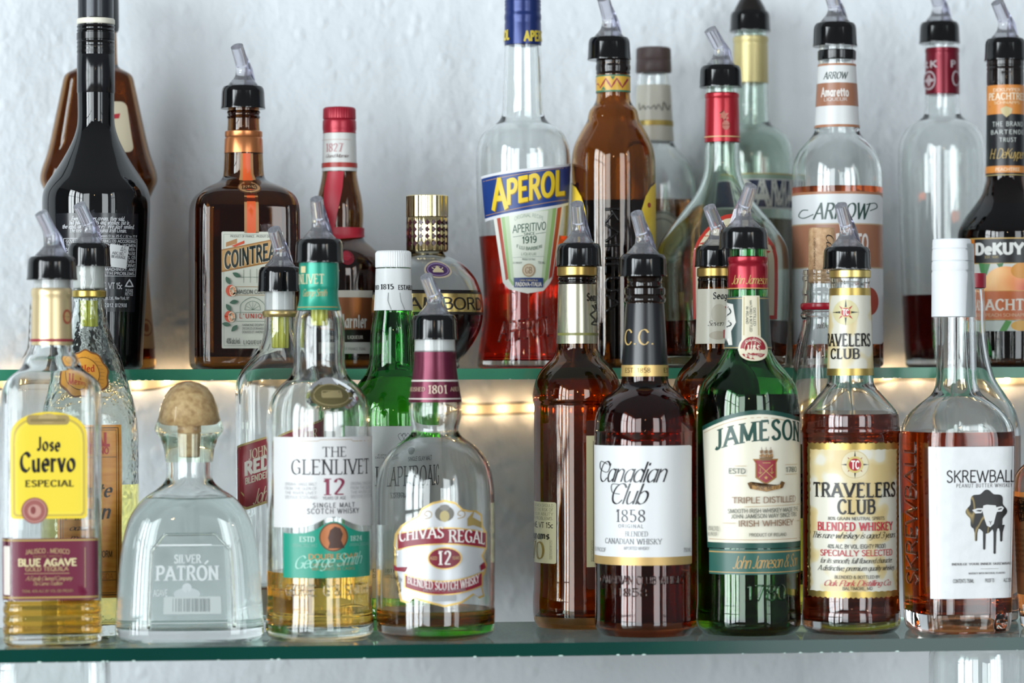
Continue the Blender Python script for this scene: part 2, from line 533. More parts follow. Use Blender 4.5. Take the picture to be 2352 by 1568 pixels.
        if ring:                                  # a pale plastic sleeve of the stopper seen in the neck
            y2, y3, h2, col = ring
            lathe('stopper_sleeve', [(s.z(y3), h2 * k * .9), (s.z(y3) + .001, h2 * k), (s.z(y2), h2 * k)], plastic(col, .4), sp, 40, cx)
        if stopper:
            y2, y3, h2 = stopper
            V3, F3, sg, zs_ = [], [], 48, [s.z(y3), s.z(y3) + .0008, s.z((y2 + y3) / 2), s.z(y2)]
            for i, z in enumerate(zs_):
                for j in range(sg):
                    th = 2 * math.pi * j / sg
                    q = h2 * k * (1 if i else .93) * (1 - .12 * (math.cos(th * 8) > .3))
                    V3.append((cx + q * math.sin(th), -q * math.cos(th), z))
            for i in range(3):
                for j in range(sg):
                    p, q = i * sg + j, i * sg + (j + 1) % sg
                    F3.append((p, q, q + sg, p + sg))
            F3 += [tuple(range(sg - 1, -1, -1)), tuple(range(3 * sg, 4 * sg))]
            sharp(link('stopper', V3, F3, yellow_rubber(), sp))
        return sp
    def screw_cap(s, pts, mat, ribs=0, amp=.8, name='cap'):
        """a cap from (row, half-width) points, optionally knurled."""
        R = [(s.z(y), h * s.s) for y, h in pts][::-1]
        seg = ribs * 4 if ribs else 56
        o = lathe(name, [R[0][:1] + (R[0][1] * .9,)] + R + [(R[-1][0] + .0002, R[-1][1] * .6)], mat, s.o, seg)
        if ribs:
            me = o.data
            for i, v in enumerate(me.vertices):
                if (i % seg) % 4 < 2:
                    r = math.hypot(v.co.x, v.co.y)
                    if r > 1e-4:
                        f = 1 - amp * s.s / r
                        v.co.x *= f; v.co.y *= f
        return o

def spout_plastic(hexc, trans):
    mt = glass(hexc, 1.46, rough=.04, name='spout')
    mt.node_tree.nodes['Principled BSDF'].inputs['Transmission Weight'].default_value = trans
    return mt

def yellow_rubber():
    if 'yellow_rubber' in MATS: return MATS['yellow_rubber']
    mt = pbsdf('yellow_rubber', 'd9d84a', .25)
    b = mt.node_tree.nodes['Principled BSDF']
    b.inputs['Transmission Weight'].default_value = .35
    return mt

class Print:
    """One printed sheet on a bottle: every shape and word is one layer of the same mesh, bent onto the glass."""
    def __init__(s, b, name, y0, y1, label=None):
        s.b, s.name, s.label = b, name, label
        s.V, s.Fc, s.M, s.mats, s.layer = [], [], [], [], 0
        a, k, n = b.prof((y0 + y1) / 2)
        s.a, s.bb, s.n = a * b.s, a * k * b.s, n
        s.sf = (b.t - s.bb * .8) / F                 # scale at the front of the glass
        g = np.linspace(0, 1, 1200)
        q = np.unique(np.concatenate([np.arcsin(g ** (n / 2)), np.arccos(g ** (n / 2))]))
        t = np.concatenate([q, math.pi - q[-2::-1]])
        x, y = sxy(t, s.a, s.bb, n)
        arc = np.concatenate([[0], np.cumsum(np.hypot(np.diff(x), np.diff(y)))])
        s.t_, s.arc, s.x_, s.fx, s.fy = t, arc, x, x / s.a, y / s.bb
        s.half = float(np.interp(math.pi / 2, t, arc))
        s.lift = .00012
        s.shift = -s.bb * math.tan(b.phi)
        s.cph = math.cos(b.phi)
    def U(s, px):
        dx = (px - s.b.cx) * s.sf / s.cph + s.shift
        q = int(np.argmax(s.x_))
        ax = abs(dx)
        u = np.interp(ax, s.x_[:q + 1], s.arc[:q + 1]) if ax < s.a else s.half + (ax - s.a)
        return math.copysign(float(u), dx)
    def place(s, uv):
        uv = np.asarray(uv, float)
        u, py = uv[:, 0], uv[:, 1]
        fx = np.interp(np.abs(u), s.arc, s.fx) * np.sign(u); fy = np.interp(np.abs(u), s.arc, s.fy)
        z = ZC - (py + (s.b.cx - W / 2) * ROLL - PYH) * s.sf - s.b.zs
        pr = PYH + (ZC - s.b.zs - z) / s.b.s - (s.b.cx - W / 2) * ROLL
        P = s.b.P
        a = np.interp(pr, P[:, 0], P[:, 1]) * s.b.s
        k = np.interp(pr, P[:, 0], P[:, 2]); n = np.interp(pr, P[:, 0], P[:, 3])
        b = a * k
        x, y = a * fx, b * fy
        nx = np.sign(x) * np.abs(x / a) ** (n - 1) / a; ny = np.sign(y) * np.abs(y / b) ** (n - 1) / b
        l = np.maximum(np.hypot(nx, ny), 1e-9)
        off = s.lift + .00005 * s.layer
        return np.stack([x + nx / l * off, y + ny / l * off, z], 1)
    def mat(s, m):
        if isinstance(m, str):
            m = ink(m)
        if m not in s.mats: s.mats.append(m)
        return s.mats.index(m)
    def add(s, uv, faces, m):
        base = len(s.V)
        s.V += list(s.place(uv))
        s.Fc += [tuple(i + base for i in f) for f in faces]
        s.M += [s.mat(m)] * len(faces)
        s.layer += 1
    def poly(s, m, pts, step=None):
        bm = bmesh.new()
        vs = []
        for p in pts:
            q = (s.U(p[0]), p[1] * s.sf)             # work in metres both ways
            if vs and abs(vs[-1].co.x - q[0]) + abs(vs[-1].co.y - q[1]) < 1e-7: continue
            vs.append(bm.verts.new((q[0], q[1], 0)))
        f = bm.faces.new(vs)
        bmesh.ops.triangulate(bm, faces=[f])
        xs = [v.co.x for v in bm.verts]; ys = [v.co.y for v in bm.verts]
        st = .0028 if s.n < 4 else .004
        for axis, lo, hi, d in ((0, min(xs), max(xs), st), (1, min(ys), max(ys), .006)):
            k = int((hi - lo) / d)
            for i in range(1, k + 1):
                c = lo + (hi - lo) * i / (k + 1)
                co = (c, 0, 0) if axis == 0 else (0, c, 0)
                no = (1, 0, 0) if axis == 0 else (0, 1, 0)
                bmesh.ops.bisect_plane(bm, geom=bm.verts[:] + bm.edges[:] + bm.faces[:], plane_co=co, plane_no=no)
        bm.verts.index_update()
        uv = [(v.co.x, v.co.y / s.sf) for v in bm.verts]
        fc = [tuple(v.index for v in f.verts) for f in bm.faces]
        bm.free()
        s.add(uv, fc, m)
        return s
    def rect(s, m, x0, y0, x1, y1, r=0, slope=0.0):
        r = min(r, abs(x1 - x0) / 2, abs(y1 - y0) / 2)
        pts = []
        for cx, cy, a0 in ((x1 - r, y0 + r, -90), (x1 - r, y1 - r, 0), (x0 + r, y1 - r, 90), (x0 + r, y0 + r, 180)):
            for i in range(5 if r else 1):
                th = math.radians(a0 + 22.5 * i)
                pts.append((cx + r * math.cos(th), cy + r * math.sin(th)))
        pts = [(x, y + slope * (x - x0)) for x, y in pts]
        return s.poly(m, pts)
    def ell(s, m, cx, cy, rx, ry, n=28):
        return s.poly(m, [(cx + rx * math.sin(2 * math.pi * i / n), cy - ry * math.cos(2 * math.pi * i / n)) for i in range(n)])
    def star(s, m, cx, cy, r0, r1, k, a0=0.0):
        return s.poly(m, [(cx + (r0 if i % 2 == 0 else r1) * math.sin(a0 + math.pi * i / k), cy - (r0 if i % 2 == 0 else r1) * math.cos(a0 + math.pi * i / k)) for i in range(2 * k)])
    def line(s, m, pts, w, closed=False):
        P = []
        for a, b in zip(pts[:-1], pts[1:]):
            n = max(1, int(math.hypot(b[0] - a[0], b[1] - a[1]) / 8))
            P += [(a[0] + (b[0] - a[0]) * i / n, a[1] + (b[1] - a[1]) * i / n) for i in range(n)]
        P.append(pts[-1])
        Q = ribbon(P, lambda th: w, closed)
        uv, fc = [], []
        for q in Q:
            fc.append(tuple(range(len(uv), len(uv) + 4)))
            uv += [(s.U(p[0]), p[1]) for p in q]
        s.add(uv, fc, m)
        return s
    def curve(s, m, pts, w):
        P, c = spline(pts)
        return s.line(m, [tuple(p) for p in P], w)
    def frame(s, m, x0, y0, x1, y1, w):
        return s.line(m, [(x0, y0), (x1, y0), (x1, y1), (x0, y1), (x0, y0)], w)
    def text(s, m, t, x0, y0, x1, y1, style='sans', slope=0.0, arch=0.0, vert=0, flat=False):
        Q, gw = text_quads(t, style)
        n = len(Q)
        P = Q.reshape(-1, 2)
        if vert:                                     # reads downwards (1) or upwards (-1)
            fx = P[:, 0] / gw
            px = (x0 + (x1 - x0) * P[:, 1] / 100) if vert > 0 else (x1 - (x1 - x0) * P[:, 1] / 100)
            py = (y0 + (y1 - y0) * fx) if vert > 0 else (y1 - (y1 - y0) * fx)
            uv = np.stack([[s.U(p) for p in px], py], 1)
        else:
            u0, u1 = s.U(x0), s.U(x1)
            f = P[:, 0] / gw
            u = np.array([s.U(x0 + (x1 - x0) * q) for q in f]) if flat else u0 + (u1 - u0) * f
            py = y1 - (y1 - y0) * P[:, 1] / 100 + slope * (f - .0) * (x1 - x0) + arch * (2 * f - 1) ** 2
            uv = np.stack([u, py], 1)
        s.add(uv, [tuple(range(4 * i, 4 * i + 4)) for i in range(n)], m)
        return s
    def lines(s, m, x0, y0, x1, y1, rows, words, style='light', slope=0.0):
        """small print: rows of words filling a block."""
        h = (y1 - y0) / rows
        for i in range(rows):
            s.text(m, words[i % len(words)], x0, y0 + i * h + h * .12, x1, y0 + i * h + h * .8, style, slope)
        return s
    def done(s, parent=None):
        o = link(s.name, s.V, s.Fc, s.mats, parent or s.b.o, s.M)
        if s.label: o['label'] = s.label
        return o

def emboss(b, name, mat, words, y0, y1, lift=.0003):
    """raised lettering moulded in the glass: (word, x0, y0, x1, y1, vert)."""
    p = Print(b, name, y0, y1)
    p.lift = lift
    for w in words:
        p.layer = 0
        p.text(mat, w[0], *w[1:5], style='sans', vert=w[5] if len(w) > 5 else 0, slope=w[6] if len(w) > 6 else 0)
    o = weld(p.done())
    md = o.modifiers.new('thick', 'SOLIDIFY'); md.thickness = .0007; md.offset = 0
    return o

# ---------------------------------------------------------------- the setting
def plaster():
    mt = bpy.data.materials.new('painted_plaster')
    mt.use_nodes = True
    nt = mt.node_tree
    b = nt.nodes['Principled BSDF']
    b.inputs['Roughness'].default_value = .55
    tc = nt.nodes.new('ShaderNodeTexCoord')
    mp = nt.nodes.new('ShaderNodeMapping'); mp.inputs['Scale'].default_value = (1.0, 1.0, .8)
    nt.links.new(tc.outputs['Object'], mp.inputs['Vector'])
    n1 = nt.nodes.new('ShaderNodeTexNoise'); n1.inputs['Scale'].default_value = 80; n1.inputs['Detail'].default_value = 2
    n2 = nt.nodes.new('ShaderNodeTexVoronoi'); n2.inputs['Scale'].default_value = 62; n2.inputs['Randomness'].default_value = 1
    n3 = nt.nodes.new('ShaderNodeTexNoise'); n3.inputs['Scale'].default_value = 6; n3.inputs['Detail'].default_value = 3
    for n in (n1, n2, n3): nt.links.new(mp.outputs[0], n.inputs['Vector'])
    r = nt.nodes.new('ShaderNodeMapRange'); r.inputs['From Min'].default_value = .0; r.inputs['From Max'].default_value = .32
    r.inputs['To Min'].default_value = 1; r.inputs['To Max'].default_value = 0
    nt.links.new(n2.outputs['Distance'], r.inputs['Value'])
    ad = nt.nodes.new('ShaderNodeMath'); ad.operation = 'MULTIPLY_ADD'; ad.inputs[1].default_value = .5
    nt.links.new(r.outputs[0], ad.inputs[0]); nt.links.new(n1.outputs[0], ad.inputs[2])
    bp = nt.nodes.new('ShaderNodeBump'); bp.inputs['Strength'].default_value = .6; bp.inputs['Distance'].default_value = .0036
    nt.links.new(ad.outputs[0], bp.inputs['Height']); nt.links.new(bp.outputs[0], b.inputs['Normal'])
    cr = nt.nodes.new('ShaderNodeValToRGB')
    cr.color_ramp.elements[0].color = lin('cdd2d6'); cr.color_ramp.elements[0].position = .3
    cr.color_ramp.elements[1].color = lin('d6dbdf'); cr.color_ramp.elements[1].position = .7
    nt.links.new(n3.outputs[0], cr.inputs[0]); nt.links.new(cr.outputs[0], b.inputs['Base Color'])
    return mt

tag(box('wall_back', -3.2, 2.8, Y_WALL, Y_WALL + .1, 0, 3.0, plaster()), 'pale blue-grey textured plaster wall behind the shelves', None, kind='structure')
tag(box('floor', -3.2, 2.8, -5, Y_WALL, -.05, 0, noise_paint('floor_boards', [(.3, '4a3a2c'), (.7, '5d4a38')], 3, .5)), 'dark boarded floor', None, kind='structure')
tag(box('wall_right', 2.68, 2.8, -5, Y_WALL, 0, 3.0, pbsdf('right_wall_paint', '6a6c70', .7)), 'grey wall with one tall window', None, kind='structure')
dark = pbsdf('window_paint', '3a3a3a', .5)
tag(box('wall_left', -3.2, -3.08, -5, Y_WALL, 0, 3.0, pbsdf('left_wall_paint', '6a6c70', .7)), 'grey wall with tall windows', None, kind='structure')
for i, (x, y, w, r) in enumerate(WINS):
    if r == 0: continue
    k = -1 if r < 0 else 1
    fr = box('window_%d' % (i + 1), min(x + k * .06, x + k * .03), max(x + k * .06, x + k * .03), y - w / 2 - .06, y + w / 2 + .06, .32, 3.0, pbsdf('window_backing', 'c8ccd0', .6))
    tag(fr, 'tall daylit window in the %s wall' % ('left' if r < 0 else 'right'), None, kind='structure')
    for yy in (y - w / 2 - .05, y + w / 2 + .05, y - .0):
        box('frame_bar', x - .03, x + .03, yy - (.05 if yy != y else .022), yy + (.05 if yy != y else .022), .3, 3.0, dark, fr)
    for zz in (.36, 1.15, 2.1, 2.96):
        box('frame_bar', x - .02, x + .02, y - w / 2, y + w / 2, zz - .02, zz + .02, dark, fr)

for x, y in ((-.45, -4.2), (2.0, -3.1)):
    cord = box('ceiling_light', x - .004, x + .004, y - .004, y + .004, 2.55, 3.0, dark)
    tag(cord, 'small warm pendant lamp hanging in the room', None, kind='structure')
    bm = bmesh.new(); bmesh.ops.create_uvsphere(bm, u_segments=16, v_segments=12, radius=.045)
    me = bpy.data.meshes.new('lamp_globe'); bm.to_mesh(me); bm.free()
    gm_ = bpy.data.materials.get('lamp_glow') or bpy.data.materials.new('lamp_glow'); gm_.use_nodes = True
    q = gm_.node_tree.nodes['Principled BSDF']; q.inputs['Emission Color'].default_value = (1, .7, .4, 1); q.inputs['Emission Strength'].default_value = 70
    me.materials.append(gm_)
    g = bpy.data.objects.new('lamp_globe', me); COL.objects.link(g); g.parent = cord; g.location = (x, y, 2.51)

def shelf_glass(key, hexc, dust):
    mt = bpy.data.materials.new(key)
    mt.use_nodes = True
    nt = mt.node_tree
    nt.nodes.remove(nt.nodes['Principled BSDF'])
    g = nt.nodes.new('ShaderNodeBsdfGlass'); g.inputs['Color'].default_value = lin(hexc); g.inputs['IOR'].default_value = 1.5
    d = nt.nodes.new('ShaderNodeBsdfDiffuse'); d.inputs['Color'].default_value = lin('c4c8c6')
    n = nt.nodes.new('ShaderNodeTexNoise'); n.inputs['Scale'].default_value = 420; n.inputs['Detail'].default_value = 4
    tc = nt.nodes.new('ShaderNodeTexCoord'); nt.links.new(tc.outputs['Object'], n.inputs['Vector'])
    r = nt.nodes.new('ShaderNodeMapRange'); r.inputs['From Min'].default_value = .45; r.inputs['From Max'].default_value = .75
    r.inputs['To Max'].default_value = dust; r.inputs['To Min'].default_value = dust * .15
    mx = nt.nodes.new('ShaderNodeMixShader')
    nt.links.new(n.outputs[0], r.inputs['Value']); nt.links.new(r.outputs[0], mx.inputs[0])
    nt.links.new(g.outputs[0], mx.inputs[1]); nt.links.new(d.outputs[0], mx.inputs[2])
    nt.links.new(mx.outputs[0], nt.nodes['Material Output'].inputs[0])
    return mt

def edge_glass(key, c0, c1, scale):
    mt = noise_paint(key, [(.35, c0), (.65, c1)], scale, .12, stretch=(1, 1, .3), detail=2)
    mt.node_tree.nodes['Principled BSDF'].inputs['Specular IOR Level'].default_value = .25
    return mt

def shelf(z, y0, y1, th, c0, c1, label, x0=-.66, x1=.66):
    s = box('glass_shelf', x0, x1, y0 + .0006, y1, z - th, z, shelf_glass('shelf_glass_%d' % (z * 1000), 'e6f0ec', .32 if z < Z_UP else .1))
    tag(s, label, 'shelf')
    e = box('polished_edge', x0, x1, y0, y0 + .0006, z - th, z, edge_glass('edge_%d' % (z * 1000), c0, c1, 5), s)
    # small chips along the lower arris
    V, Fc = [], []
    rnd = random.Random(int(z * 1000))
    for i in range(34):
        cx = rnd.uniform(x0 * .6, x1 * .62); r = rnd.uniform(.0005, .0016)
        k = len(V)
        n = 7
        for j in range(n):
            th_ = math.pi * j / (n - 1)
            V.append((cx - r * math.cos(th_) * rnd.uniform(.7, 1.3), y0 - .00005, z - th + r * .55 * math.sin(th_)))
        V.append((cx, y0 - .0003, z - th - .0001))
        Fc.append(tuple(range(k, k + 8)))
    tag(link('edge_chips', V, Fc, pbsdf('chipped_glass', 'b9cfc6', .3), s, smooth=False), None, None, kind='stuff')
    return s

shelf(Z_LOW, 0.0, .177, .0094, '04302a', '073c33', 'lower glass shelf with a dark green edge, bottles in two rows on it')
shelf(Z_UP, Y_UP, Y_WALL - .0135, .0084, '1d6650', '549c7c', 'upper glass shelf with a light green edge against the wall')
shelf(.88, -.02, .30, .0094, '0a463e', '10584a', 'bottom glass shelf below the frame')
steel = pbsdf('steel', '9a9c9e', .35, 1)
for x in (-.64, .64):
    u = box('shelf_upright', x - .012, x + .012, Y_WALL - .014, Y_WALL, .6, 1.9, steel)
    tag(u, 'steel wall upright at the %s end of the shelves' % ('left' if x < 0 else 'right'), 'bracket')
    for z, y0 in ((Z_LOW - .0094, .02), (Z_UP - .0084, .2), (.8706, .02)):
        box('bracket_arm', x - .008, x + .008, y0, Y_WALL - .014, z - .02, z, steel, u)

# rope light: clear tube with tiny warm bulbs, pinned to the wall under the upper shelf
def rope_y(px):
    return float(np.interp(px, [-120, 150, 345, 420, 500, 640, 850, 1085, 1222, 1400, 1700, 1840, 1960, 2067, 2135, 2250, 2340, 2480],
                           [878, 884, 884, 866, 858, 880, 922, 941, 936, 942, 938, 926, 880, 858, 858, 876, 872, 866]))
ry = Y_WALL - .0062
path = []
for px in np.arange(-100, 2470, 12.0):
    x, t = at(px, ry)
    path.append((x, ry, zof(px, rope_y(px), t)))
# smooth the run
pa = np.array(path)
for _ in range(6):
    pa[1:-1] = pa[1:-1] * .5 + (pa[:-2] + pa[2:]) * .25
def sweep(name, path, r, mat, parent=None, seg=14):
    V, Fc = [], []
    P = [Vector(p) for p in path]
    for i, p in enumerate(P):
        tg = (P[min(i + 1, len(P) - 1)] - P[max(i - 1, 0)]).normalized()
        a = tg.cross(Vector((0, 1, 0))).normalized(); b = tg.cross(a)
        for j in range(seg):
            th = 2 * math.pi * j / seg
            V.append(p + (a * math.cos(th) + b * math.sin(th)) * r)
    for i in range(len(P) - 1):
        for j in range(seg):
            p, q = i * seg + j, i * seg + (j + 1) % seg
            Fc.append((p, q, q + seg, p + seg))
    return link(name, V, Fc, mat, parent)
tm = bpy.data.materials.new('clear_tube'); tm.use_nodes = True
nt = tm.node_tree
nt.nodes.remove(nt.nodes['Principled BSDF'])
tr_ = nt.nodes.new('ShaderNodeBsdfTransparent'); tr_.inputs[0].default_value = (.96, .90, .78, 1)
gl_ = nt.nodes.new('ShaderNodeBsdfGlossy'); gl_.inputs['Roughness'].default_value = .15
lw = nt.nodes.new('ShaderNodeLayerWeight'); lw.inputs[0].default_value = .25
mx = nt.nodes.new('ShaderNodeMixShader')
nt.links.new(lw.outputs['Fresnel'], mx.inputs[0]); nt.links.new(tr_.outputs[0], mx.inputs[1]); nt.links.new(gl_.outputs[0], mx.inputs[2])
nt.links.new(mx.outputs[0], nt.nodes['Material Output'].inputs[0])
rope = sweep('rope_light', pa, .0054, tm)
tag(rope, 'rope light with tiny warm bulbs running along the wall behind the shelves', 'rope light')
bm_ = bpy.data.materials.new('warm_bulb'); bm_.use_nodes = True
b = bm_.node_tree.nodes['Principled BSDF']
b.inputs['Base Color'].default_value = (1, .8, .5, 1)
b.inputs['Emission Color'].default_value = (1, .72, .44, 1)
b.inputs['Emission Strength'].default_value = 190
arc = np.concatenate([[0], np.cumsum(np.linalg.norm(np.diff(pa, axis=0), axis=1))])
bulb0 = None
x1085 = at(1085, ry)[0]
s0 = float(np.interp(x1085, pa[:, 0], arc)) % .0258
for d in np.arange(s0, arc[-1], .0258):
    p = [float(np.interp(d, arc, pa[:, i])) for i in range(3)]
    if bulb0 is None:
        bm = bmesh.new(); bmesh.ops.create_uvsphere(bm, u_segments=10, v_segments=8, radius=.0016)
        me = bpy.data.meshes.new('bulb'); bm.to_mesh(me); bm.free(); me.materials.append(bm_)
        bulb0 = bpy.data.objects.new('bulb', me)
        o = bulb0
    else:
        o = bulb0.copy()
    COL.objects.link(o); o.parent = rope; o.location = p

# ---------------------------------------------------------------- lower shelf
gold = foil('b39a58', .34)
# square tequila bottle, gold neck, at the left end
b = Bottle('tequila_bottle', 'square clear tequila bottle with a yellow arched label and burgundy band', 'bottle', 119, .044, Z_LOW,
    [(630,40,1,2),(643,40),(664,40),(792,46),(800,47),(812,52),(824,62),(838,66,1,2.4),(848,72,1,3),(862,92,.95,4.5),(878,107,.9,6.5),(895,113),(930,113),(1360,112),(1374,112),(1380,108),(1388,112),(1398,112),(1404,108),(1410,112),(1422,112),(1428,108),(1434,112),(1448,112),(1454,109),(1462,112),(1474,110),(1482,100)])
b.body(CLEAR, .0035, .009); b.liquid(1372, 'e9b64c')
b.pourer(588, 643, 58, (-25, 490), 1, ring=(640, 690, 36, 'e8eae8'))
b.wrap('neck_capsule', 0, 0, foil('d2bd92', .32, .6), pts=[(662,44),(666,46.5),(678,46.5),(684,44.5),(690,45),(792,47)])
p = b.printed('neck_label', 690, 792); p.lift = .0012
p.rect('a03040', 70, 778, 170, 784).ell('b5563f', 152, 727, 9, 17).ell('cda873', 152, 727, 6, 12).done()
p = b.printed('main_label', 950, 1190)
def arch(x0, x1, yt, ys, yb, c, r=6):
    L = [(x0, yb - r), (x0, ys)]
    mx_ = (x0 + x1) / 2; rx_ = (x1 - x0) / 2
    for i in range(1, 16):
        th = math.pi * (1 - i / 16)
        L.append((mx_ + rx_ * math.cos(th), ys - (ys - yt) * max(0, math.sin(th)) ** c))
    return L + [(x1, ys), (x1, yb - r), (x1 - r, yb), (x0 + r, yb)]
p.poly('f7d93c', arch(25, 199, 945, 1012, 1190, .7)).poly('cbb24e', arch(31, 193, 953, 1014, 1184, .7)).poly('fbe24c', arch(35, 189, 958, 1016, 1180, .7)).poly('f9de42', arch(41, 183, 965, 1018, 1174, .7))
p.rect('a8925e', 62, 952, 158, 975, 9); p.ell('bfa873', 110, 960, 22, 11); p.rect('8d7a4e', 70, 961, 150, 968, 3)
p.text('1d1a16', 'Jose', 84, 1004, 138, 1032, 'gothic', .05).text('1d1a16', 'Cuervo', 46, 1040, 172, 1080, 'gothic', -.0).text('3f3613', 'ESPECIAL', 57, 1102, 168, 1116, 'slab')
p.ell('9c5a55', 79, 1171, 30, 30).ell('c48f84', 79, 1171, 27, 27).ell('a4625c', 79, 1171, 24, 24).ell('c9988c', 79, 1172, 15, 15).ell('8d4a48', 76, 1170, 6, 9).done()
p = b.printed('burgundy_band', 1235, 1375)
p.rect('711f3b', 2, 1235, 223, 1376).rect('b59a58', 2, 1237, 223, 1241).rect('b59a58', 2, 1368, 223, 1372).rect('e9e0d6', 10, 1252, 24, 1364, 3)
g_ = 'c9ad7c'
p.text(g_, 'JALISCO . MEXICO', 58, 1258, 158, 1268, 'sans', arch=3).text('9a7150', 'MADE WITH', 76, 1273, 140, 1278).text('e8d9a8', 'BLUE AGAVE', 42, 1282, 174, 1297, 'bold').text(g_, 'GOLD TEQUILA', 58, 1300, 156, 1309, 'sans')
p.line(g_, [(56, 1315), (158, 1315)], 1.2).text(g_, 'A Family Owned Company', 58, 1321, 166, 1331, 'script').text(g_, 'The Cuervo Tradition', 76, 1333, 142, 1342, 'script').text('a98a63', '750ML 40% ALC BY VOL (80 PROOF)', 50, 1352, 166, 1358)
p.line(g_, [(193, 1256), (193, 1348)], 1.2).done()
p = Print(b, 'tax_strip', 700, 800); p.lift = .0024
p.poly('ece9dd', [(72,690)] + [(60 + (5 if i % 2 else -1), 706 + i * 9) for i in range(14)] + [(72, 838)]).done()

# mezcal bottle
b = Bottle('mezcal_bottle', 'clear pebbled mezcal bottle with an orange label, behind the square tequila bottle', 'bottle', 205, .126, Z_LOW,
    [(600,36),(664,36),(668,38),(682,38),(686,36),(700,36),(740,42),(762,48),(800,62),(821,72),(860,83),(897,95),(940,106,1,2.3),(985,112,1,2.8),(1100,113),(1400,110),(1425,108),(1440,100)])
b.body(glass('f2f7f3', bump=.55, scale=95, name='pebbled_glass'), .003, .008); b.liquid(1110, 'f3e39a')
b.pourer(558, 612, 50, (-22, 472), 0, stopper=(690, 750, 20), ring=(610, 664, 33, 'eef0ee'))
b.wrap('gold_ring', 0, 0, foil('b9a054'), pts=[(667,37),(669,39),(681,39),(683,37)])
p = b.printed('medallion', 800, 920); p.lift = .0006
def scal(cx, cy, r, k, amp, n=72): return [(cx + (r + amp * math.cos(k * 2 * math.pi * i / n)) * math.sin(2 * math.pi * i / n), cy - (r + amp * math.cos(k * 2 * math.pi * i / n)) * math.cos(2 * math.pi * i / n)) for i in range(n)]
p.poly('8c5a35', scal(194, 858, 55, 9, 2)).poly('eba43c', scal(194, 858, 51, 9, 2))
for i in range(9): p.line('a36a26', [(220 - i, 822 + i * 8), (240 - abs(4 - i) * 2, 824 + i * 8)], .8)
p.ell('7a4a22', 190, 858, 38, 38).ell('f1ad44', 190, 858, 36.5, 36.5).text('c8401f', 'Bottled', 160, 838, 218, 853, 'slab').text('c8401f', 'in', 183, 860, 196, 869, 'slab').text('c8401f', 'Mexico', 162, 872, 216, 885, 'slab').done()
p = b.printed('main_label', 975, 1370)
p.rect(noise_paint('orange_label', [(.35, 'dd8f2c'), (.6, 'e8a13c')], 60, .35, stretch=(1, 1, 5)), 132, 975, 278, 1372).frame('3a2410', 139, 982, 271, 1365, 2).frame('3a2410', 144, 987, 266, 1360, 1.2)
p.line('3a2410', [(144, 1049), (266, 1049)], 1.3).line('3a2410', [(144, 1312), (266, 1312)], 1.2).line('3a2410', [(144, 1331), (266, 1331)], 1.2)
p.text('d42a1e', 'MEZCAL', 150, 995, 251, 1022, 'heavy').text('d42a1e', 'CON GUSANO', 150, 1027, 249, 1041, 'bold')
p.text('1d130b', 'Monte', 148, 1108, 257, 1140, 'italic').text('1d130b', 'Alban', 148, 1156, 253, 1190, 'italic').text('2a1a0c', 'oaxaca', 160, 1203, 232, 1216, 'script').text('2a1a0c', 'mezcal', 160, 1225, 232, 1238, 'script')
p.text('2a1a0c', 'WITH AGAVE WORM', 150, 1264, 256, 1278, 'sans').text('c2511d', 'MARCA PROTEGIDA', 148, 1316, 258, 1328, 'light').done()

# round-shouldered silver tequila with a ball cork
b = Bottle('tequila_bottle', 'squat clear tequila bottle full of silver spirit, closed with a round ball cork', 'bottle', 434, .068, Z_LOW,
    [(990,52,1,2),(1045,52),(1060,52),(1092,51),(1108,57),(1122,74,.9,2.2),(1136,96,.8,2.6),(1150,112,.74,3),(1168,126,.7,3.4),(1190,139,.67,3.8),(1240,153,.64,4),(1300,161),(1400,168),(1450,170),(1466,169),(1477,160)])
b.body(CLEAR, .004, .008); b.liquid(1146, 'e9efec')
corkm = noise_paint('cork', [(.3, 'a97f58'), (.5, 'c79f76'), (.7, 'd8b48c')], 220, .5, .2, 400)
ck = b.wrap('ball_cork', 0, 0, corkm, pts=[(884,4),(888,22),(896,36),(908,47),(924,56),(942,61),(958,62),(970,59),(978,52),(979,30),(980,22),(1046,19),(1048,16)])
b.wrap('shrink_wrap', 0, 0, glass('f0faec', 1.25, name='film'), pts=[(875,3),(879,24),(890,42),(908,55),(934,65),(958,70),(974,76),(984,79),(990,78),(1006,66),(1030,58),(1060,54)])
p = b.printed('front_label', 1255, 1425)
gm = bpy.data.materials.new('frosted_label'); gm.use_nodes = True
q = gm.node_tree.nodes['Principled BSDF']; q.inputs['Base Color'].default_value = lin('8e9897'); q.inputs['Roughness'].default_value = .3; q.inputs['Alpha'].default_value = .42
p.rect(gm, 344, 1256, 533, 1424, 12).line('eef2f2', [(352, 1251), (488, 1251)], 4).frame('c2cac9', 340, 1252, 536, 1428, 2)
w_ = 'd4dada'
p.text(w_, 'SILVER', 398, 1273, 463, 1291, 'slab').text(w_, 'PATRON', 355, 1299, 503, 1330, 'slab').line(w_, [(470, 1294), (478, 1286)], 4)
p.ell('b9c2c2', 428, 1362, 30, 14).ell('c4cccc', 428, 1348, 11, 11).rect('bcc4c2', 376, 1368, 505, 1408, 3)
for i in range(14): p.rect('9aa3a2', 396 + i * 6, 1372, 398 + i * 6 + (i % 3), 1402)
p.text(w_, 'AGAVE', 352, 1352, 384, 1366, 'sans').done()
pr = Print(b, 'moulded_border', 1190, 1440); pr.lift = .0002
pr.line(CLEAR, [(345, 1440), (345, 1262), (372, 1226), (498, 1226), (531, 1262), (531, 1440)], 6)
o = weld(pr.done()); md = o.modifiers.new('thick', 'SOLIDIFY'); md.thickness = .0016; md.offset = 0


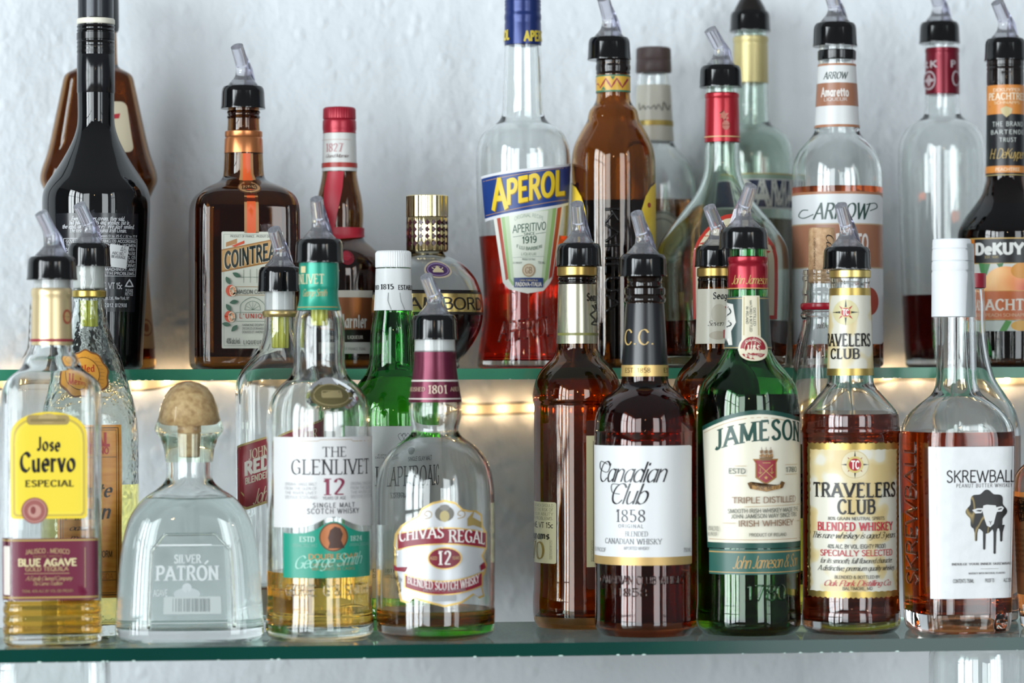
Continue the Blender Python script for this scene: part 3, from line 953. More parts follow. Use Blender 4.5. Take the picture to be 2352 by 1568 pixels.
# red label whisky, square
b = Bottle('whisky_bottle', 'clear square whisky bottle with a slanted red label, behind the teal-necked bottle', 'bottle', 643, .141, Z_LOW,
    [(655,35,1,2),(715,35),(727,35),(760,36),(785,42),(805,52),(822,66,1,2.6),(840,82,1,3.5),(860,95,1,5),(880,101,1,6),(905,103),(1425,98),(1440,92)])
b.body(CLEAR, .003, .008); b.liquid(1340, 'e6ece8')
b.pourer(612, 670, 52, (-14, 528), 1, stopper=(726, 800, 20), ring=(668, 714, 33, 'eceeec'))
b.wrap('gold_ring', 0, 0, foil('c2aa72'), pts=[(713,36),(715,40),(719,41),(724,40),(728,37)])
p = b.printed('slanted_label', 960, 1170)
p.poly('d9be7a', [(545,1024),(742,959),(742,1108),(566,1169),(545,1160)]).poly('a3202f', [(545,1029),(742,964),(742,1102),(566,1163),(545,1155)])
p.text('e9d7b0', 'JOHNNIE WALKER', 571, 1034, 728, 1055, 'serif', -.33).text('f6efe0', 'RED LABEL', 562, 1063, 722, 1090, 'heavy', -.33).text('ecdcc0', 'BLENDED SCOTCH WHISKY', 563, 1098, 726, 1111, 'bold', -.33).text('f0dfb8', 'Johnnie Walker', 580, 1125, 722, 1157, 'script', -.33).done()
p = b.printed('foot_label', 1350, 1440)
p.rect('f0eee8', 560, 1345, 726, 1410).line('8a2b2b', [(560,1350),(726,1350)], 2).done()

# twelve-year malt, teal and white
b = Bottle('whisky_bottle', 'round clear malt whisky bottle with a white label over a teal label', 'bottle', 733, .060, Z_LOW,
    [(590,43),(603,44),(658,45),(668,42),(690,44),(712,50),(735,57),(775,60),(830,58),(850,61),(868,70),(885,90),(900,103),(918,113),(940,119),(970,121),(1300,121),(1390,120),(1415,123),(1440,125),(1455,123),(1468,112)])
b.body(CLEAR, .0032, .011); b.liquid(1309, 'f6c45a')
b.pourer(548, 603, 56, (-6, 459), 1, stopper=(690, 748, 20))
teal = pbsdf('teal_foil', '17866f', .3, .25)
b.wrap('neck_capsule', 604, 712, teal, 1.2)
p = b.printed('neck_print', 604, 712); p.lift = .0006
p.text('d7cfa8', 'GLENLIVET', 668, 630, 744, 651, 'serif').text('cbb27a', 'George Smith', 697, 664, 752, 680, 'script').line('b59f5e', [(682, 705), (786, 705)], 2).rect('dccf9e', 694, 611, 704, 626).done()
p = b.printed('seal', 870, 940); p.lift = .0008
p.ell(CLEAR, 760, 906, 57, 40).ell(pbsdf('bronze_seal', '5e5636', .45, .4), 760, 906, 47, 31).ell('9a8d66', 760, 906, 40, 25).ell('5e5636', 760, 906, 38, 23).rect('988b64', 738, 896, 784, 913, 4).done()
p = b.printed('white_label', 1003, 1212)
wl = 'e6e6e6'
hump = lambda x0, x1, cx, w, y, h: [(x, y - h * math.exp(-((x - cx) / w) ** 2)) for x in np.linspace(x0, x1, 19)]
p.poly(wl, [(628, 1003), (862, 1003)] + hump(862, 628, 765, 42, 1211, 26)).line('b99a6a', [(690,1012),(730,1012),(735,1009),(806,1009),(810,1013),(856,1013)], 1.2)
p.text('1f1f22', 'THE', 740, 1026, 794, 1048, 'roman').text('1f1f22', 'GLENLIVET', 669, 1055, 846, 1088, 'roman').text('8b2347', '12', 742, 1099, 790, 1135, 'serif').text('7d7d80', 'YEARS OF AGE', 740, 1139, 793, 1146).text('55565a', 'SINGLE MALT', 718, 1154, 813, 1164, 'wide').text('55565a', 'SCOTCH WHISKY', 705, 1167, 823, 1178, 'wide')
sm = ['ORIGINAL SINGLE MALT', 'FROM THE GLEN OF', 'THE RIVER LIVET', 'SPEYSIDE SCOTLAND']
p.lines('98989c', 655, 1106, 727, 1146, 4, sm).lines('98989c', 803, 1106, 852, 1146, 4, sm).done()
p = b.printed('teal_label', 1200, 1326)
p.poly('189a80', [(650, 1326), (650, 1222)] + hump(660, 848, 765, 40, 1224, 28) + [(849, 1326)])
p.ell('6a3a22', 765, 1232, 33, 33).ell(pbsdf('bronze_coin', 'a8683f', .35, .35), 765, 1232, 30, 30).poly('4c2a1c', [(752,1258),(756,1246),(752,1234),(757,1216),(768,1208),(780,1212),(786,1226),(782,1240),(790,1258)])
p.text('c9e4d8', 'ESTD', 687, 1231, 722, 1242, 'serif').text('c9e4d8', '1824', 803, 1231, 829, 1242, 'serif').text('d09a5c', 'DOUBLE OAK', 708, 1271, 820, 1282, 'sans').text('a5dccb', 'George Smith', 678, 1276, 830, 1304, 'script', -.06).lines('c98f55', 716, 1290, 812, 1310, 2, ['AMERICAN AND EUROPEAN OAK', 'MATURED IN CASKS']).lines('9fd0c0', 672, 1246, 728, 1256, 1, sm).lines('9fd0c0', 800, 1246, 846, 1256, 1, sm).done()
emboss(b, 'moulded_name', CLEAR, [('GEORGE', 655, 1342, 725, 1366), ('G & SMITH', 740, 1342, 842, 1366)], 1340, 1370)

# green malt bottle, white cap
GREEN = glass('70cc7a', name='green_glass')
b = Bottle('whisky_bottle', 'green glass malt whisky bottle with a white cap and white label', 'bottle', 904, .1465, Z_LOW,
    [(600,38),(617,40),(670,41),(690,43),(713,44),(725,46),(760,53),(810,55),(840,57),(858,65),(875,77),(892,91),(912,103),(935,110),(960,112),(1425,112),(1440,104)])
b.body(GREEN, .003, .008); b.liquid(866, 'f0ee78')
b.screw_cap([(576,36),(579,40),(582,41.5),(613,41.5),(615,40)], plastic('e6e8e8', .35), 48, 1.0)
b.wrap('neck_sleeve', 617, 713, plastic('d9dcdc', .4), 1.0)
p = b.printed('neck_print', 640, 690); p.lift = .0006
p.text('2b2d30', 'ESTABLISHED', 838, 655, 872, 664, 'slab').text('2b2d30', '1815', 876, 653, 905, 664, 'slab').text('2b2d30', 'ESTABLISHED', 914, 655, 962, 665, 'slab').line('b8bcbc', [(893,672),(892,690),(899,711)], 1.5).line('b8bcbc', [(918,672),(920,690),(927,711)], 1.5).done()
p = b.printed('white_label', 980, 1370)
p.rect('e4e6e4', 800, 978, 1020, 1372)
for sx in (922, 932): p.curve('55585a', [(sx - 8, 1000), (sx - 2, 994), (sx, 1001), (sx + 4, 994), (sx + 8, 1001), (sx, 1012), (sx - 8, 1000)], 1)
p.ell('8a8d8e', 938, 1040, 9, 8).text('707375', 'BY APPOINTMENT', 868, 1042, 902, 1046).text('707375', 'DISTILLERS', 862, 1048, 902, 1052).text('606365', 'SINGLE ISLAY MALT', 930, 1052, 990, 1060).text('3c4042', 'LAPHROAIG', 862, 1072, 1008, 1114, 'roman').text('707375', 'SCOTCH WHISKY', 880, 1130, 950, 1142).text('707375', 'DISTILLED', 856, 1305, 930, 1312).text('707375', 'DISTILLERY ISLAY', 856, 1318, 950, 1325).text('606365', 'SINGLE', 892, 1130, 930, 1140).done()

# blended scotch, silver shield label
b = Bottle('whisky_bottle', 'clear bell-shouldered scotch bottle with a silver crest label and burgundy ribbons', 'bottle', 999, .058, Z_LOW,
    [(768,46),(806,47),(812,48),(832,47),(872,52),(922,60),(940,62),(962,60),(985,53),(997,56),(1008,70),(1022,91),(1040,110),(1068,126),(1100,134),(1130,137),(1200,138),(1440,137),(1455,134),(1467,118)])
b.body(CLEAR, .0032, .010); b.liquid(1395, 'b87226')
b.pourer(722, 780, 54, (-19, 635), -1, ring=(778, 808, 44, 'e9ebe9'))
b.wrap('neck_capsule', 808, 923, pbsdf('burgundy_foil', '5a1830', .28, .5), 1.2)
p = b.printed('neck_print', 830, 922); p.lift = .0006
p.rect('d8cfc8', 935, 872, 1062, 876).rect('d8cfc8', 930, 914, 1065, 917).text('d9c7b0', '1801', 985, 885, 1024, 903, 'serif').text('c4a890', 'ESTABLISHED', 930, 889, 978, 898, 'serif').text('c4a890', 'ABERDEEN', 1030, 889, 1066, 898, 'serif').done()
p = b.printed('crest_label', 1150, 1390)
silver = pbsdf('silver_label', 'b9bbbd', .32, .35); goldl = foil('c8a862', .3, .5)
out = [(1020,1146),(1045,1152),(1062,1168),(1078,1172),(1092,1172),(1106,1182),(1108,1208),(1117,1225),(1117,1262),(1108,1278),(1118,1300),(1112,1322),(1102,1332),(1112,1372),(1100,1376),(1088,1366),(1060,1384),(1020,1392),(980,1382),(948,1372),(936,1384),(918,1380),(914,1364),(924,1340),(906,1316),(904,1290),(912,1272),(903,1252),(906,1226),(920,1206),(936,1196),(960,1182),(968,1166),(992,1152)]
c_ = (1016, 1270)
p.poly(goldl, out).poly(silver, [(c_[0] + (x - c_[0]) * .955, c_[1] + (y - c_[1]) * .96) for x, y in out])
for sx in (982, 1058): p.curve('a8884c', [(sx-8,1190),(sx+6,1186),(sx+8,1176),(sx-2,1172),(sx-8,1180),(sx,1184)], 2)
p.ell('77736a', 1020, 1178, 22, 18).ell('c2b27e', 1020, 1184, 11, 13).ell('8d8a84', 1020, 1164, 12, 7).poly('a08a50', [(1072,1190),(1088,1172),(1084,1188),(1104,1200),(1104,1214),(1086,1206),(1072,1208)])
band = lambda x0, x1, y, h, k: [(x, y + k * ((x - 1015) / 100) ** 2) for x in np.linspace(x0, x1, 17)] + [(x, y + h + k * ((x - 1015) / 100) ** 2) for x in np.linspace(x1, x0, 17)]
p.poly(goldl, band(912, 1116, 1209, 40, 14)).poly('8a1d33', band(914, 1114, 1212, 34, 14))
p.text('f1ece6', 'CHIVAS', 917, 1215, 1018, 1240, 'serif', -.10, 3).text('f1ece6', 'REGAL', 1028, 1213, 1111, 1240, 'serif', .10, 3)
p.poly('8a1d33', [(912,1302),(904,1296),(906,1310),(930,1312),(936,1300)]).poly('8a1d33', [(1100,1300),(1110,1292),(1114,1306),(1102,1312)])
p.ell(goldl, 1020, 1280, 39, 26).ell('7d1a30', 1020, 1280, 36, 23).text('f3eee8', '12', 1005, 1264, 1034, 1294, 'serif').text('c9a878', 'AGED', 986, 1276, 1003, 1283).text('c9a878', 'YEARS', 1036, 1276, 1054, 1283)
p.poly(goldl, band(928, 1106, 1331, 34, -22)).poly('8a1d33', band(931, 1103, 1334, 28, -22)).text('f1ece6', 'BLENDED SCOTCH WHISKY', 936, 1334, 1098, 1352, 'serif', 0, -16)
p.text('8b8d90', 'PRODUCE OF SCOTLAND', 972, 1350, 1066, 1356).rect('a9abad', 992, 1364, 1046, 1378, 2).done()

# tall amber whisky, silver neck
AMBER = glass('b58446', name='amber_glass')
def seagram(cx, label, Y, dxc):
    k = cx - 1326
    b = Bottle('whisky_bottle', label, 'bottle', cx, Y, Z_LOW,
        [(600,38),(634,40),(652,43),(788,47),(805,48),(820,56),(838,74),(860,91),(885,100),(905,103),(918,104),(926,100),(940,100),(1340,100),(1372,104),(1425,103),(1445,93)])
    return b
b = seagram(1326, 'tall amber whisky bottle with a silver neck band and a cream side label', .132, 0)
b.body(AMBER, .003, .009); b.liquid(872, 'd8923c')
b.pourer(558, 612, 53, (-4, 470), 4)
b.wrap('gold_ring', 0, 0, foil('b99b58'), pts=[(612,44),(614,46),(632,46),(634,44)])
b.wrap('threads', 0, 0, pbsdf('dark_neck', '140d0a', .1), pts=[(634,41),(638,44),(642,44),(645,41),(648,44),(651,44),(654,42)])
b.wrap('neck_band', 653, 789, pbsdf('silver_foil', 'b5b19c', .26, .75), .8)
p = b.printed('neck_print', 655, 788); p.lift = .0006
p.text('2a2620', 'Seagrams', 1348, 674, 1392, 690, 'gothic').curve('3a362e', [(1360,700),(1368,712),(1356,722),(1366,734),(1358,744),(1370,746)], 3).curve('3a362e', [(1368,698),(1374,720),(1368,740)], 3).rect('8d8c50', 1284, 764, 1376, 770).done()
p = b.printed('side_label', 1153, 1293)
p.rect('d6cfa6', 1196, 1153, 1277, 1294, 5)
p.lines('4a4634', 1204, 1156, 1270, 1196, 4, ['GENERAL, WOMEN SHOULD', 'BECAUSE OF THE RISK OF', 'IMPAIRS YOUR ABILITY', 'HEALTH PROBLEMS.']).text('37342a', 'IA 5c ME, VT 15c', 1204, 1200, 1270, 1212, 'sans').text('37342a', 'Seagrams', 1198, 1222, 1262, 1238, 'gothic').text('9a8134', 'VO', 1212, 1246, 1250, 1284, 'serif').text('5a553e', '00010540181250', 1262, 1240, 1268, 1284, 'light', vert=-1).done()
p = b.printed('front_label', 965, 1350)
p.rect('4a2a22', 1346, 965, 1440, 1352, 6).rect('d3cca2', 1346, 1000, 1440, 1301).line('4a4634', [(1362,1012),(1362,1288),(1440,1288)], 1.2).text('5a553e', '8801105421253', 1356, 1240, 1361, 1288, 'light', vert=-1).done()

# white-label canadian whisky
RUBY = glass('92502e', name='ruby_glass')
b = Bottle('whisky_bottle', 'dark red-brown whisky bottle with a white script label and a black neck', 'bottle', 1481, .063, Z_LOW,
    [(622,37),(635,38),(650,39),(658,39),(700,44),(838,52),(865,53),(878,54),(888,60),(902,80),(918,98),(938,110),(962,116),(985,117),(990,118),(994,116),(1410,116),(1420,117),(1440,117),(1460,104)])
b.body(RUBY, .003, .010); b.liquid(900, 'd07838')
b.pourer(583, 635, 56, (-14, 491), -4)
b.wrap('threads', 0, 0, pbsdf('dark_neck', '140d0a', .1), pts=[(634,39),(640,41),(646,39),(652,41),(658,40),(660,45),(663,47.5),(676,47.5),(679,45),(682,46),(686,48),(692,48),(695,46)])
b.wrap('neck_band', 697, 864, pbsdf('black_satin', '15161a', .3), .8)
p = b.printed('neck_print', 740, 864); p.lift = .0006
p.rect(foil('c9a869', .35, .5), 1424, 838, 1532, 864).text('5a431d', 'EST. 1858', 1440, 845, 1493, 855, 'sans').text('5a431d', 'EST', 1521, 845, 1532, 855, 'sans')
p.text('d0b070', 'C.C.', 1436, 757, 1500, 791, 'roman').done()
p = b.printed('white_label', 1023, 1297)
p.rect('e9ebec', 1360, 1023, 1588, 1297, 5).rect(foil('b99a62', .4, .45), 1360, 1278, 1588, 1297, 3)
p.text('1c1c20', 'Canadian', 1378, 1060, 1533, 1106, 'script').text('1c1c20', 'Club', 1405, 1110, 1490, 1156, 'script').text('4a4b50', '1858', 1415, 1170, 1481, 1197, 'roman').text('8f9093', 'ORIGINAL', 1420, 1203, 1477, 1211, 'wide').text('8f9093', 'BLENDED', 1435, 1219, 1487, 1230, 'roman').text('7c7d80', 'CANADIAN WHISKY', 1390, 1236, 1520, 1248, 'roman').text('a9aaad', 'IMPORTED WHISKY', 1432, 1254, 1490, 1261).text('a9aaad', '750 ML', 1568, 1259, 1585, 1268).text('a9aaad', '80 PROOF', 1366, 1259, 1392, 1268)
p.curve('2a2a2e', [(1396,1066),(1381,1060),(1380,1078),(1396,1084),(1404,1064)], 1.4).curve('2a2a2e', [(1424,1112),(1406,1112),(1407,1130),(1424,1134)], 1.4).done()
emboss(b, 'moulded_name', RUBY, [('CANADIAN CLUB WHISKY', 1378, 1322, 1572, 1340), ('1858', 1418, 1350, 1486, 1368)], 1320, 1370)

# amber whisky with a cream neck label
b = seagram(1646, 'amber whisky bottle with a cream neck label, between the white-label and the green bottle', .141, 0)
b.body(AMBER, .003, .009); b.liquid(876, 'd8923c')
b.pourer(564, 613, 52, (-18, 477), 2)
b.wrap('gold_ring', 0, 0, foil('b99b58'), pts=[(615,42),(617,44.5),(634,44.5),(636,42)])
b.wrap('threads', 0, 0, pbsdf('dark_neck', '140d0a', .1), pts=[(636,40),(640,43),(644,43),(647,40),(652,42),(660,42)])
p = b.printed('neck_label', 663, 789); p.lift = .0005
p.rect('dcd8c6', 1590, 663, 1704, 789).text('222020', 'Seagrams', 1638, 672, 1690, 686, 'gothic').poly('c23a30', [(1652,706),(1684,700),(1684,716),(1648,724)]).ell('c9c2ae', 1652, 720, 18, 22).text('6e6a5e', 'Seven Crown', 1627, 736, 1690, 748, 'script').ell('c4b9a4', 1650, 770, 20, 10).poly('b8524a', [(1660,758),(1668,756),(1668,778),(1660,776)]).done()
p = b.printed('side_label', 965, 1340)
p.rect('8d5a34', 1560, 960, 1604, 1342).text('402a18', 'BLENDED WHISKEY', 1590, 1010, 1602, 1330, 'sans', vert=1).done()

# green irish whiskey
GREEN2 = glass('6fc580', name='bottle_green')
b = Bottle('whiskey_bottle', 'green glass irish whiskey bottle with a red neck foil and cream label', 'bottle', 1718, .064, Z_LOW,
    [(560,40),(573,41),(588,41),(606,44),(665,45),(730,48),(800,52),(814,57),(829,67),(845,81),(862,95),(880,107),(900,114),(930,118),(960,119),(1300,119),(1380,118),(1400,120),(1440,120),(1457,106)])
b.body(GREEN2, .003, .010); b.liquid(905, 'c88a3c')
b.pourer(522, 573, 57, (17, 428), -9)
b.wrap('neck_capsule', 0, 0, pbsdf('red_foil', '8f1526', .25, .45), pts=[(589,42),(591,45.5),(597,46),(603,44.5),(606,43.5),(610,45),(614,46),(664,46.4),(665,45)])
p = b.printed('capsule_print', 600, 665); p.lift = .0010
p.text('d2ad62', 'John Jameson', 1684, 632, 1760, 652, 'script').rect('c9a25c', 1660, 661, 1762, 663).done()
p = b.printed('neck_label', 679, 801); p.lift = .0006
p.rect('3f5250', 1650, 681, 1790, 801).rect('b5a06a', 1650, 684, 1790, 686).rect('b5a06a', 1650, 797, 1790, 799)
p.poly('e9e7df', [(1668,692),(1684,698),(1692,740),(1682,760),(1686,792),(1678,792),(1672,764),(1666,772),(1660,760)]).curve('3a4644', [(1670,700),(1680,716),(1668,728),(1682,744),(1668,752)], 3)
p.rect('e3dbc0', 1705, 679, 1745, 786).rect('c4b482', 1708, 682, 1711, 770).rect('c4b482', 1739, 682, 1742, 770).text('3f463c', 'DISTILLED', 1730, 707, 1735, 748, 'sans', vert=1).text('3f463c', 'MATURED & BOTTLED', 1722, 690, 1727, 762, 'sans', vert=1).text('3f463c', 'IN IRELAND', 1714, 704, 1719, 744, 'sans', vert=1)
p.ell('e6ddc2', 1728, 799, 29, 30).ell('9c2632', 1728, 799, 25, 26).ell('e6ddc2', 1728, 799, 17, 18).ell('9c2632', 1728, 799, 16, 17).text('f0e8d2', 'JJ&S', 1715, 793, 1742, 806, 'bold').text('f0e0d0', 'JOHN JAMESON', 1712, 778, 1744, 783, 'sans', 0, 5).text('f0e0d0', '& SON LIMITED', 1712, 815, 1744, 820, 'sans', 0, -5).done()
p = b.printed('main_label', 950, 1244)
arc2 = lambda x0, x1, y, k, cx=1745: [(x, y + k * ((x - cx) / 100) ** 2) for x in np.linspace(x0, x1, 15)]
p.poly('1f4f45', arc2(1612, 1840, 941, 22) + [(1840, 1258), (1624, 1258)]).poly('ece6d2', arc2(1614, 1840, 951, 22) + [(1838, 1245), (1625, 1245)]).line('b98a58', arc2(1616, 1838, 958, 22), 1.2).line('b98a58', [(1628,1238),(1836,1238)], 1.2)
p.text('1f4a40', 'JAMESON', 1642, 975, 1835, 1018, 'slab', -.09, 15)
p.poly('a0742f', [(1728,1053),(1786,1053),(1782,1062),(1782,1096),(1768,1106),(1758,1112),(1748,1106),(1734,1096),(1734,1062)]).poly('9b2433', [(1732,1056),(1782,1056),(1779,1064),(1779,1094),(1766,1103),(1758,1108),(1750,1103),(1737,1094),(1737,1064)])
p.line('c9a25a', [(1742,1066),(1774,1096)], 1.6).line('c9a25a', [(1774,1066),(1742,1096)], 1.6).star('d0a860', 1758, 1096, 5, 2.2, 5).line('c9a25a', [(1750,1062),(1768,1062)], 1.4)
for ax in (1745, 1771): p.line('c9a25a', [(ax, 1074), (ax, 1086)], 1.3); p.line('c9a25a', [(ax-4, 1083), (ax, 1087), (ax+4, 1083)], 1.3)
p.poly('7d5a2c', [(1742,1050),(1774,1048),(1770,1056),(1748,1057)])
for sx in (1748, 1758, 1768): p.poly('a97a44', [(sx-5,1044),(sx+4,1040),(sx+5,1048),(sx-4,1049)]); p.poly('8d6434', [(sx-4,1034),(sx+3,1032),(sx+4,1039),(sx-3,1041)]); p.line('5c4222', [(sx, 1026), (sx, 1050)], 1)
p.poly('6a4a24', [(1716,1108),(1724,1105),(1730,1114),(1786,1114),(1792,1104),(1799,1108),(1794,1120),(1758,1128),(1722,1121)]).poly('b58a52', [(1726,1113),(1758,1118),(1790,1112),(1788,1122),(1758,1127),(1727,1122)]).text('4a3216', 'SINE METU', 1734, 1115, 1784, 1124, 'sans', -.02, -3)
p.text('4a5a50', 'ESTD', 1675, 1075, 1712, 1086, 'sans').text('4a5a50', '1780', 1801, 1073, 1825, 1084, 'sans').line('c9a878', [(1688,1069),(1714,1069)], 1).line('c9a878', [(1688,1091),(1714,1091)], 1).line('c9a878', [(1799,1067),(1826,1067)], 1).line('c9a878', [(1799,1089),(1826,1089)], 1)
p.text('8a6142', 'TRIPLE DISTILLED', 1682, 1141, 1822, 1154, 'sans', -.012).text('4d5248', 'SMOOTH IRISH WHISKEY MADE THE', 1673, 1168, 1827, 1177, 'sans', -.02).text('4d5248', 'JOHN JAMESON WAY SINCE 1780', 1680, 1180, 1824, 1189, 'sans', -.02).text('8a6142', 'IRISH WHISKEY', 1697, 1194, 1817, 1207, 'sans', -.012).text('5d5f52', 'PRODUCT OF IRELAND', 1720, 1223, 1801, 1230, 'sans').line('c9a878', [(1710,1162),(1834,1159)], 1).line('c9a878', [(1662,1200),(1690,1200)], 1).line('c9a878', [(1824,1197),(1836,1197)], 1).text('8b8a7a', '40% ALC/VOL', 1630, 1208, 1654, 1218).text('8b8a7a', '80 PROOF', 1630, 1222, 1650, 1230).done()
p = b.printed('green_strip', 1258, 1320)
p.rect('2f6157', 1628, 1260, 1840, 1318).rect('b99a62', 1628, 1265, 1840, 1268).rect('b99a62', 1628, 1312, 1840, 1314).text('c49a56', 'John Jameson & Son', 1682, 1276, 1830, 1304, 'script', -.02).done()
emboss(b, 'moulded_date', GREEN2, [('1780', 1712, 1343, 1802, 1377)], 1340, 1380)

# corked clear bottle with a red ring
b = Bottle('liquor_bottle', 'clear bottle with a cork pushed in and a red neck ring, behind the parchment-labelled whiskey', 'bottle', 1888, .136, Z_LOW,
    [(620,44),(627,45),(633,43),(640,46),(646,43),(665,45),(672,47),(678,44),(690,45),(697,46),(711,46),(716,44),(720,49),(726,49),(731,45),(755,48),(780,56),(810,62),(850,66),(900,72),(960,80),(1010,86),(1040,88),(1425,88),(1440,82)])
b.body(CLEAR, .003, .008); b.liquid(1180, 'dcd84a')
ck = b.wrap('cork', 0, 0, corkm, pts=[(523,27),(524,29.5),(618,31),(645,31),(650,29)])
p = Print(b, 'cork_print', 530, 640); p.a = p.bb = 29.9 * b.s
def cork_text():
    q, gw = text_quads('Cambria', 'script'); P = q.reshape(-1, 2)
    q2, gw2 = text_quads('cambriawines.com', 'light'); P2 = q2.reshape(-1, 2)
    V, Fc = [], []
    for P_, w, a0, hgt, y0, y1 in ((P, gw, .35, .75, 540, 634), (P2, gw2, -.62, .2, 548, 634)):
        k = len(V)
        for x, y in P_:
            th = a0 + hgt * y / 100
            r = 31.6 * b.s
            V.append((r * math.sin(th), -r * math.cos(th), b.z(y0 + (y1 - y0) * x / w)))
        Fc += [tuple(range(k + 4 * i, k + 4 * i + 4)) for i in range(len(P_) // 4)]
    link('cork_print', V, Fc, ink('4a3524'), ck)
cork_text()
b.wrap('red_ring', 0, 0, plastic('a81c2e', .25), pts=[(696,46),(698,48.5),(703,49),(708,48.5),(711,46)])
p = b.printed('side_label', 1020, 1350)
p.rect('c6cc8e', 1800, 1020, 1900, 1190).text('1e2018', 'U', 1828, 1060, 1854, 1092, 'heavy').text('1e2018', 'E', 1830, 1112, 1854, 1146, 'heavy').rect('b8c84a', 1800, 1310, 1900, 1342).text('2a3010', 'H', 1838, 1318, 1850, 1330, 'bold').done()

# american blended whiskey, parchment label
DARKRED = glass('f0e6e2', name='clear_warm')
b = Bottle('whiskey_bottle', 'clear bottle of dark red whiskey with a gold-edged parchment map label', 'bottle', 1953, .063, Z_LOW,
    [(606,44),(638,46),(646,46),(650,44),(654,46),(660,45),(862,52),(878,53),(886,56),(896,64),(915,81),(935,99),(946,108),(956,111),(978,111),(984,114),(992,114),(998,110),(1395,110),(1401,113),(1440,113),(1455,100)])
b.body(CLEAR, .003, .009); b.liquid(951, '822e18')
b.pourer(566, 618, 55.5, (-14, 473), -7)
b.wrap('gold_ring', 0, 0, foil('c8b26e'), pts=[(620,45),(622,47.5),(637,47.5),(639,45)])
parch = noise_paint('parchment', [(.46, 'c6c3b5'), (.5, 'c4b68e'), (.6, 'bfa976')], 46, .34, detail=1)
p = b.printed('neck_label', 660, 862); p.lift = .0005
p.rect(parch, 1888, 662, 2010, 861).rect(gold, 1888, 661, 2010, 678).rect(gold, 1888, 846, 2010, 862).ell('d8cfa0', 1943, 717, 29, 29).star('2a2c2a', 1943, 717, 31, 5, 4).star('b02a2c', 1943, 717, 22, 6, 4, math.pi / 4).ell('cdb56a', 1943, 717, 12, 12).ell('b42430', 1943, 717, 10, 10).text('f5efe6', 'TC', 1936, 711, 1950, 723, 'bold')
p.text('1f1c18', 'TRAVELERS', 1896, 767, 1996, 794, 'slab').text('1f1c18', 'CLUB', 1912, 801, 1973, 823, 'slab').done()
p = b.printed('parchment_label', 1015, 1372)
def wavy(x0, y0, x1, y1, st=11, a=1.6):
    P = []
    n = int((x1 - x0) / st)
    for i in range(n * 2): P.append((x0 + (x1 - x0) * i / (n * 2), y0 + (a if i % 2 else -a)))
    m_ = int((y1 - y0) / st)
    for i in range(m_ * 2): P.append((x1 + (-a if i % 2 else a), y0 + (y1 - y0) * i / (m_ * 2)))
    for i in range(n * 2): P.append((x1 - (x1 - x0) * i / (n * 2), y1 + (-a if i % 2 else a)))
    for i in range(m_ * 2): P.append((x0 + (a if i % 2 else -a), y1 - (y1 - y0) * i / (m_ * 2)))
    return P
p.poly(gold, wavy(1855, 1017, 2062, 1371)).poly(parch, wavy(1861, 1032, 2058, 1357, 14, .8))
p.ell('cdb98a', 1963, 1066, 32, 32).ell('ded3b0', 1963, 1066, 30, 30).star('1f2430', 1963, 1066, 32, 6, 4).star('a52a34', 1963, 1066, 24, 8, 4, math.pi / 4).ell('d2bd72', 1963, 1066, 19, 19).ell('ac2030', 1963, 1066, 14, 14).text('f7f0e8', 'TC', 1954, 1058, 1973, 1075, 'bold')
ik, rd = '201e1e', 'c22a3e'
p.text(ik, 'TRAVELERS', 1869, 1109, 2054, 1140, 'slab').text(ik, 'CLUB', 1923, 1147, 2009, 1178, 'slab').text('5a564c', '80% GRAIN NEUTRAL SPIRITS', 1902, 1186, 2029, 1193).text(rd, 'BLENDED WHISKEY', 1878, 1199, 2048, 1217, 'slab').text(ik, 'This rare whiskey is aged 3 years.', 1868, 1221, 2053, 1235, 'script').text(ik, '40% ALC. BY VOL. (EIGHTY PROOF)', 1901, 1249, 2031, 1258, 'sans').text(rd, 'SPECIALLY SELECTED', 1885, 1262, 2046, 1275, 'sans').text(ik, 'for its smooth, full flavored character.', 1885, 1280, 2046, 1292, 'script').text(ik, 'A distinctive, premium quality whiskey.', 1879, 1297, 2051, 1309, 'script').text('4a4640', 'BLENDED & BOTTLED BY', 1917, 1320, 2018, 1327).text(rd, 'Oak Park Distilling Co.', 1894, 1331, 2042, 1344, 'script').text('4a4640', 'BALTIMORE, MD', 1935, 1346, 2001, 1353).done()

# peanut butter whiskey, sheep label
b = Bottle('whiskey_bottle', 'round-shouldered whiskey bottle with a white screw cap and a black sheep on a white label', 'bottle', 2197, .058, Z_LOW,
    [(560,40,1,2),(727,44),(860,46),(888,49),(904,56),(916,69,1,2.2),(930,84,1,2.7),(947,99,1,3.2),(967,109,1,4),(992,113.5,1,5),(1040,114),(1380,107),(1440,105),(1452,95)], phi=22)
b.body(CLEAR, .0034, .014); b.liquid(991, 'b8521c')
b.screw_cap([(549,41),(551,43.5),(560,44.5),(566,44),(570,45),(573,43.5),(577,45),(598,45.5),(600,43.5),(602,45.5),(618,46),(623,44.5),(627,46),(650,46),(727,46.5),(728,45)], pbsdf('white_cap', 'd8dcdf', .4), name='screw_cap').location.x = -11 * b.s
p = b.printed('sheep_label', 1024, 1373)
p.rect(noise_paint('textured_white', [(.3, 'd2d5d6'), (.7, 'dadcdd')], 90, .36, .12, 140), 2143, 1025, 2329, 1373)
p.text('20191b', 'SKREWBALL', 2175, 1080, 2330, 1106, 'sans').text('4a4446', 'PEANUT BUTTER WHISKEY', 2196, 1110, 2324, 1118, 'wide')
blob = [(2264 + 44 * math.sin(a) * (1 + .09 * math.cos(8 * a)), 1174 - 47 * math.cos(a) * (1 + .08 * math.cos(8 * a))) for a in np.linspace(0, 2 * math.pi, 64, endpoint=False)]
marble = noise_paint('black_gold_marble', [(.575, '141210'), (.60, '9a8552'), (.62, '141210')], 42, .35, stretch=(1, 1, .5), detail=2)
p.poly(marble, blob)
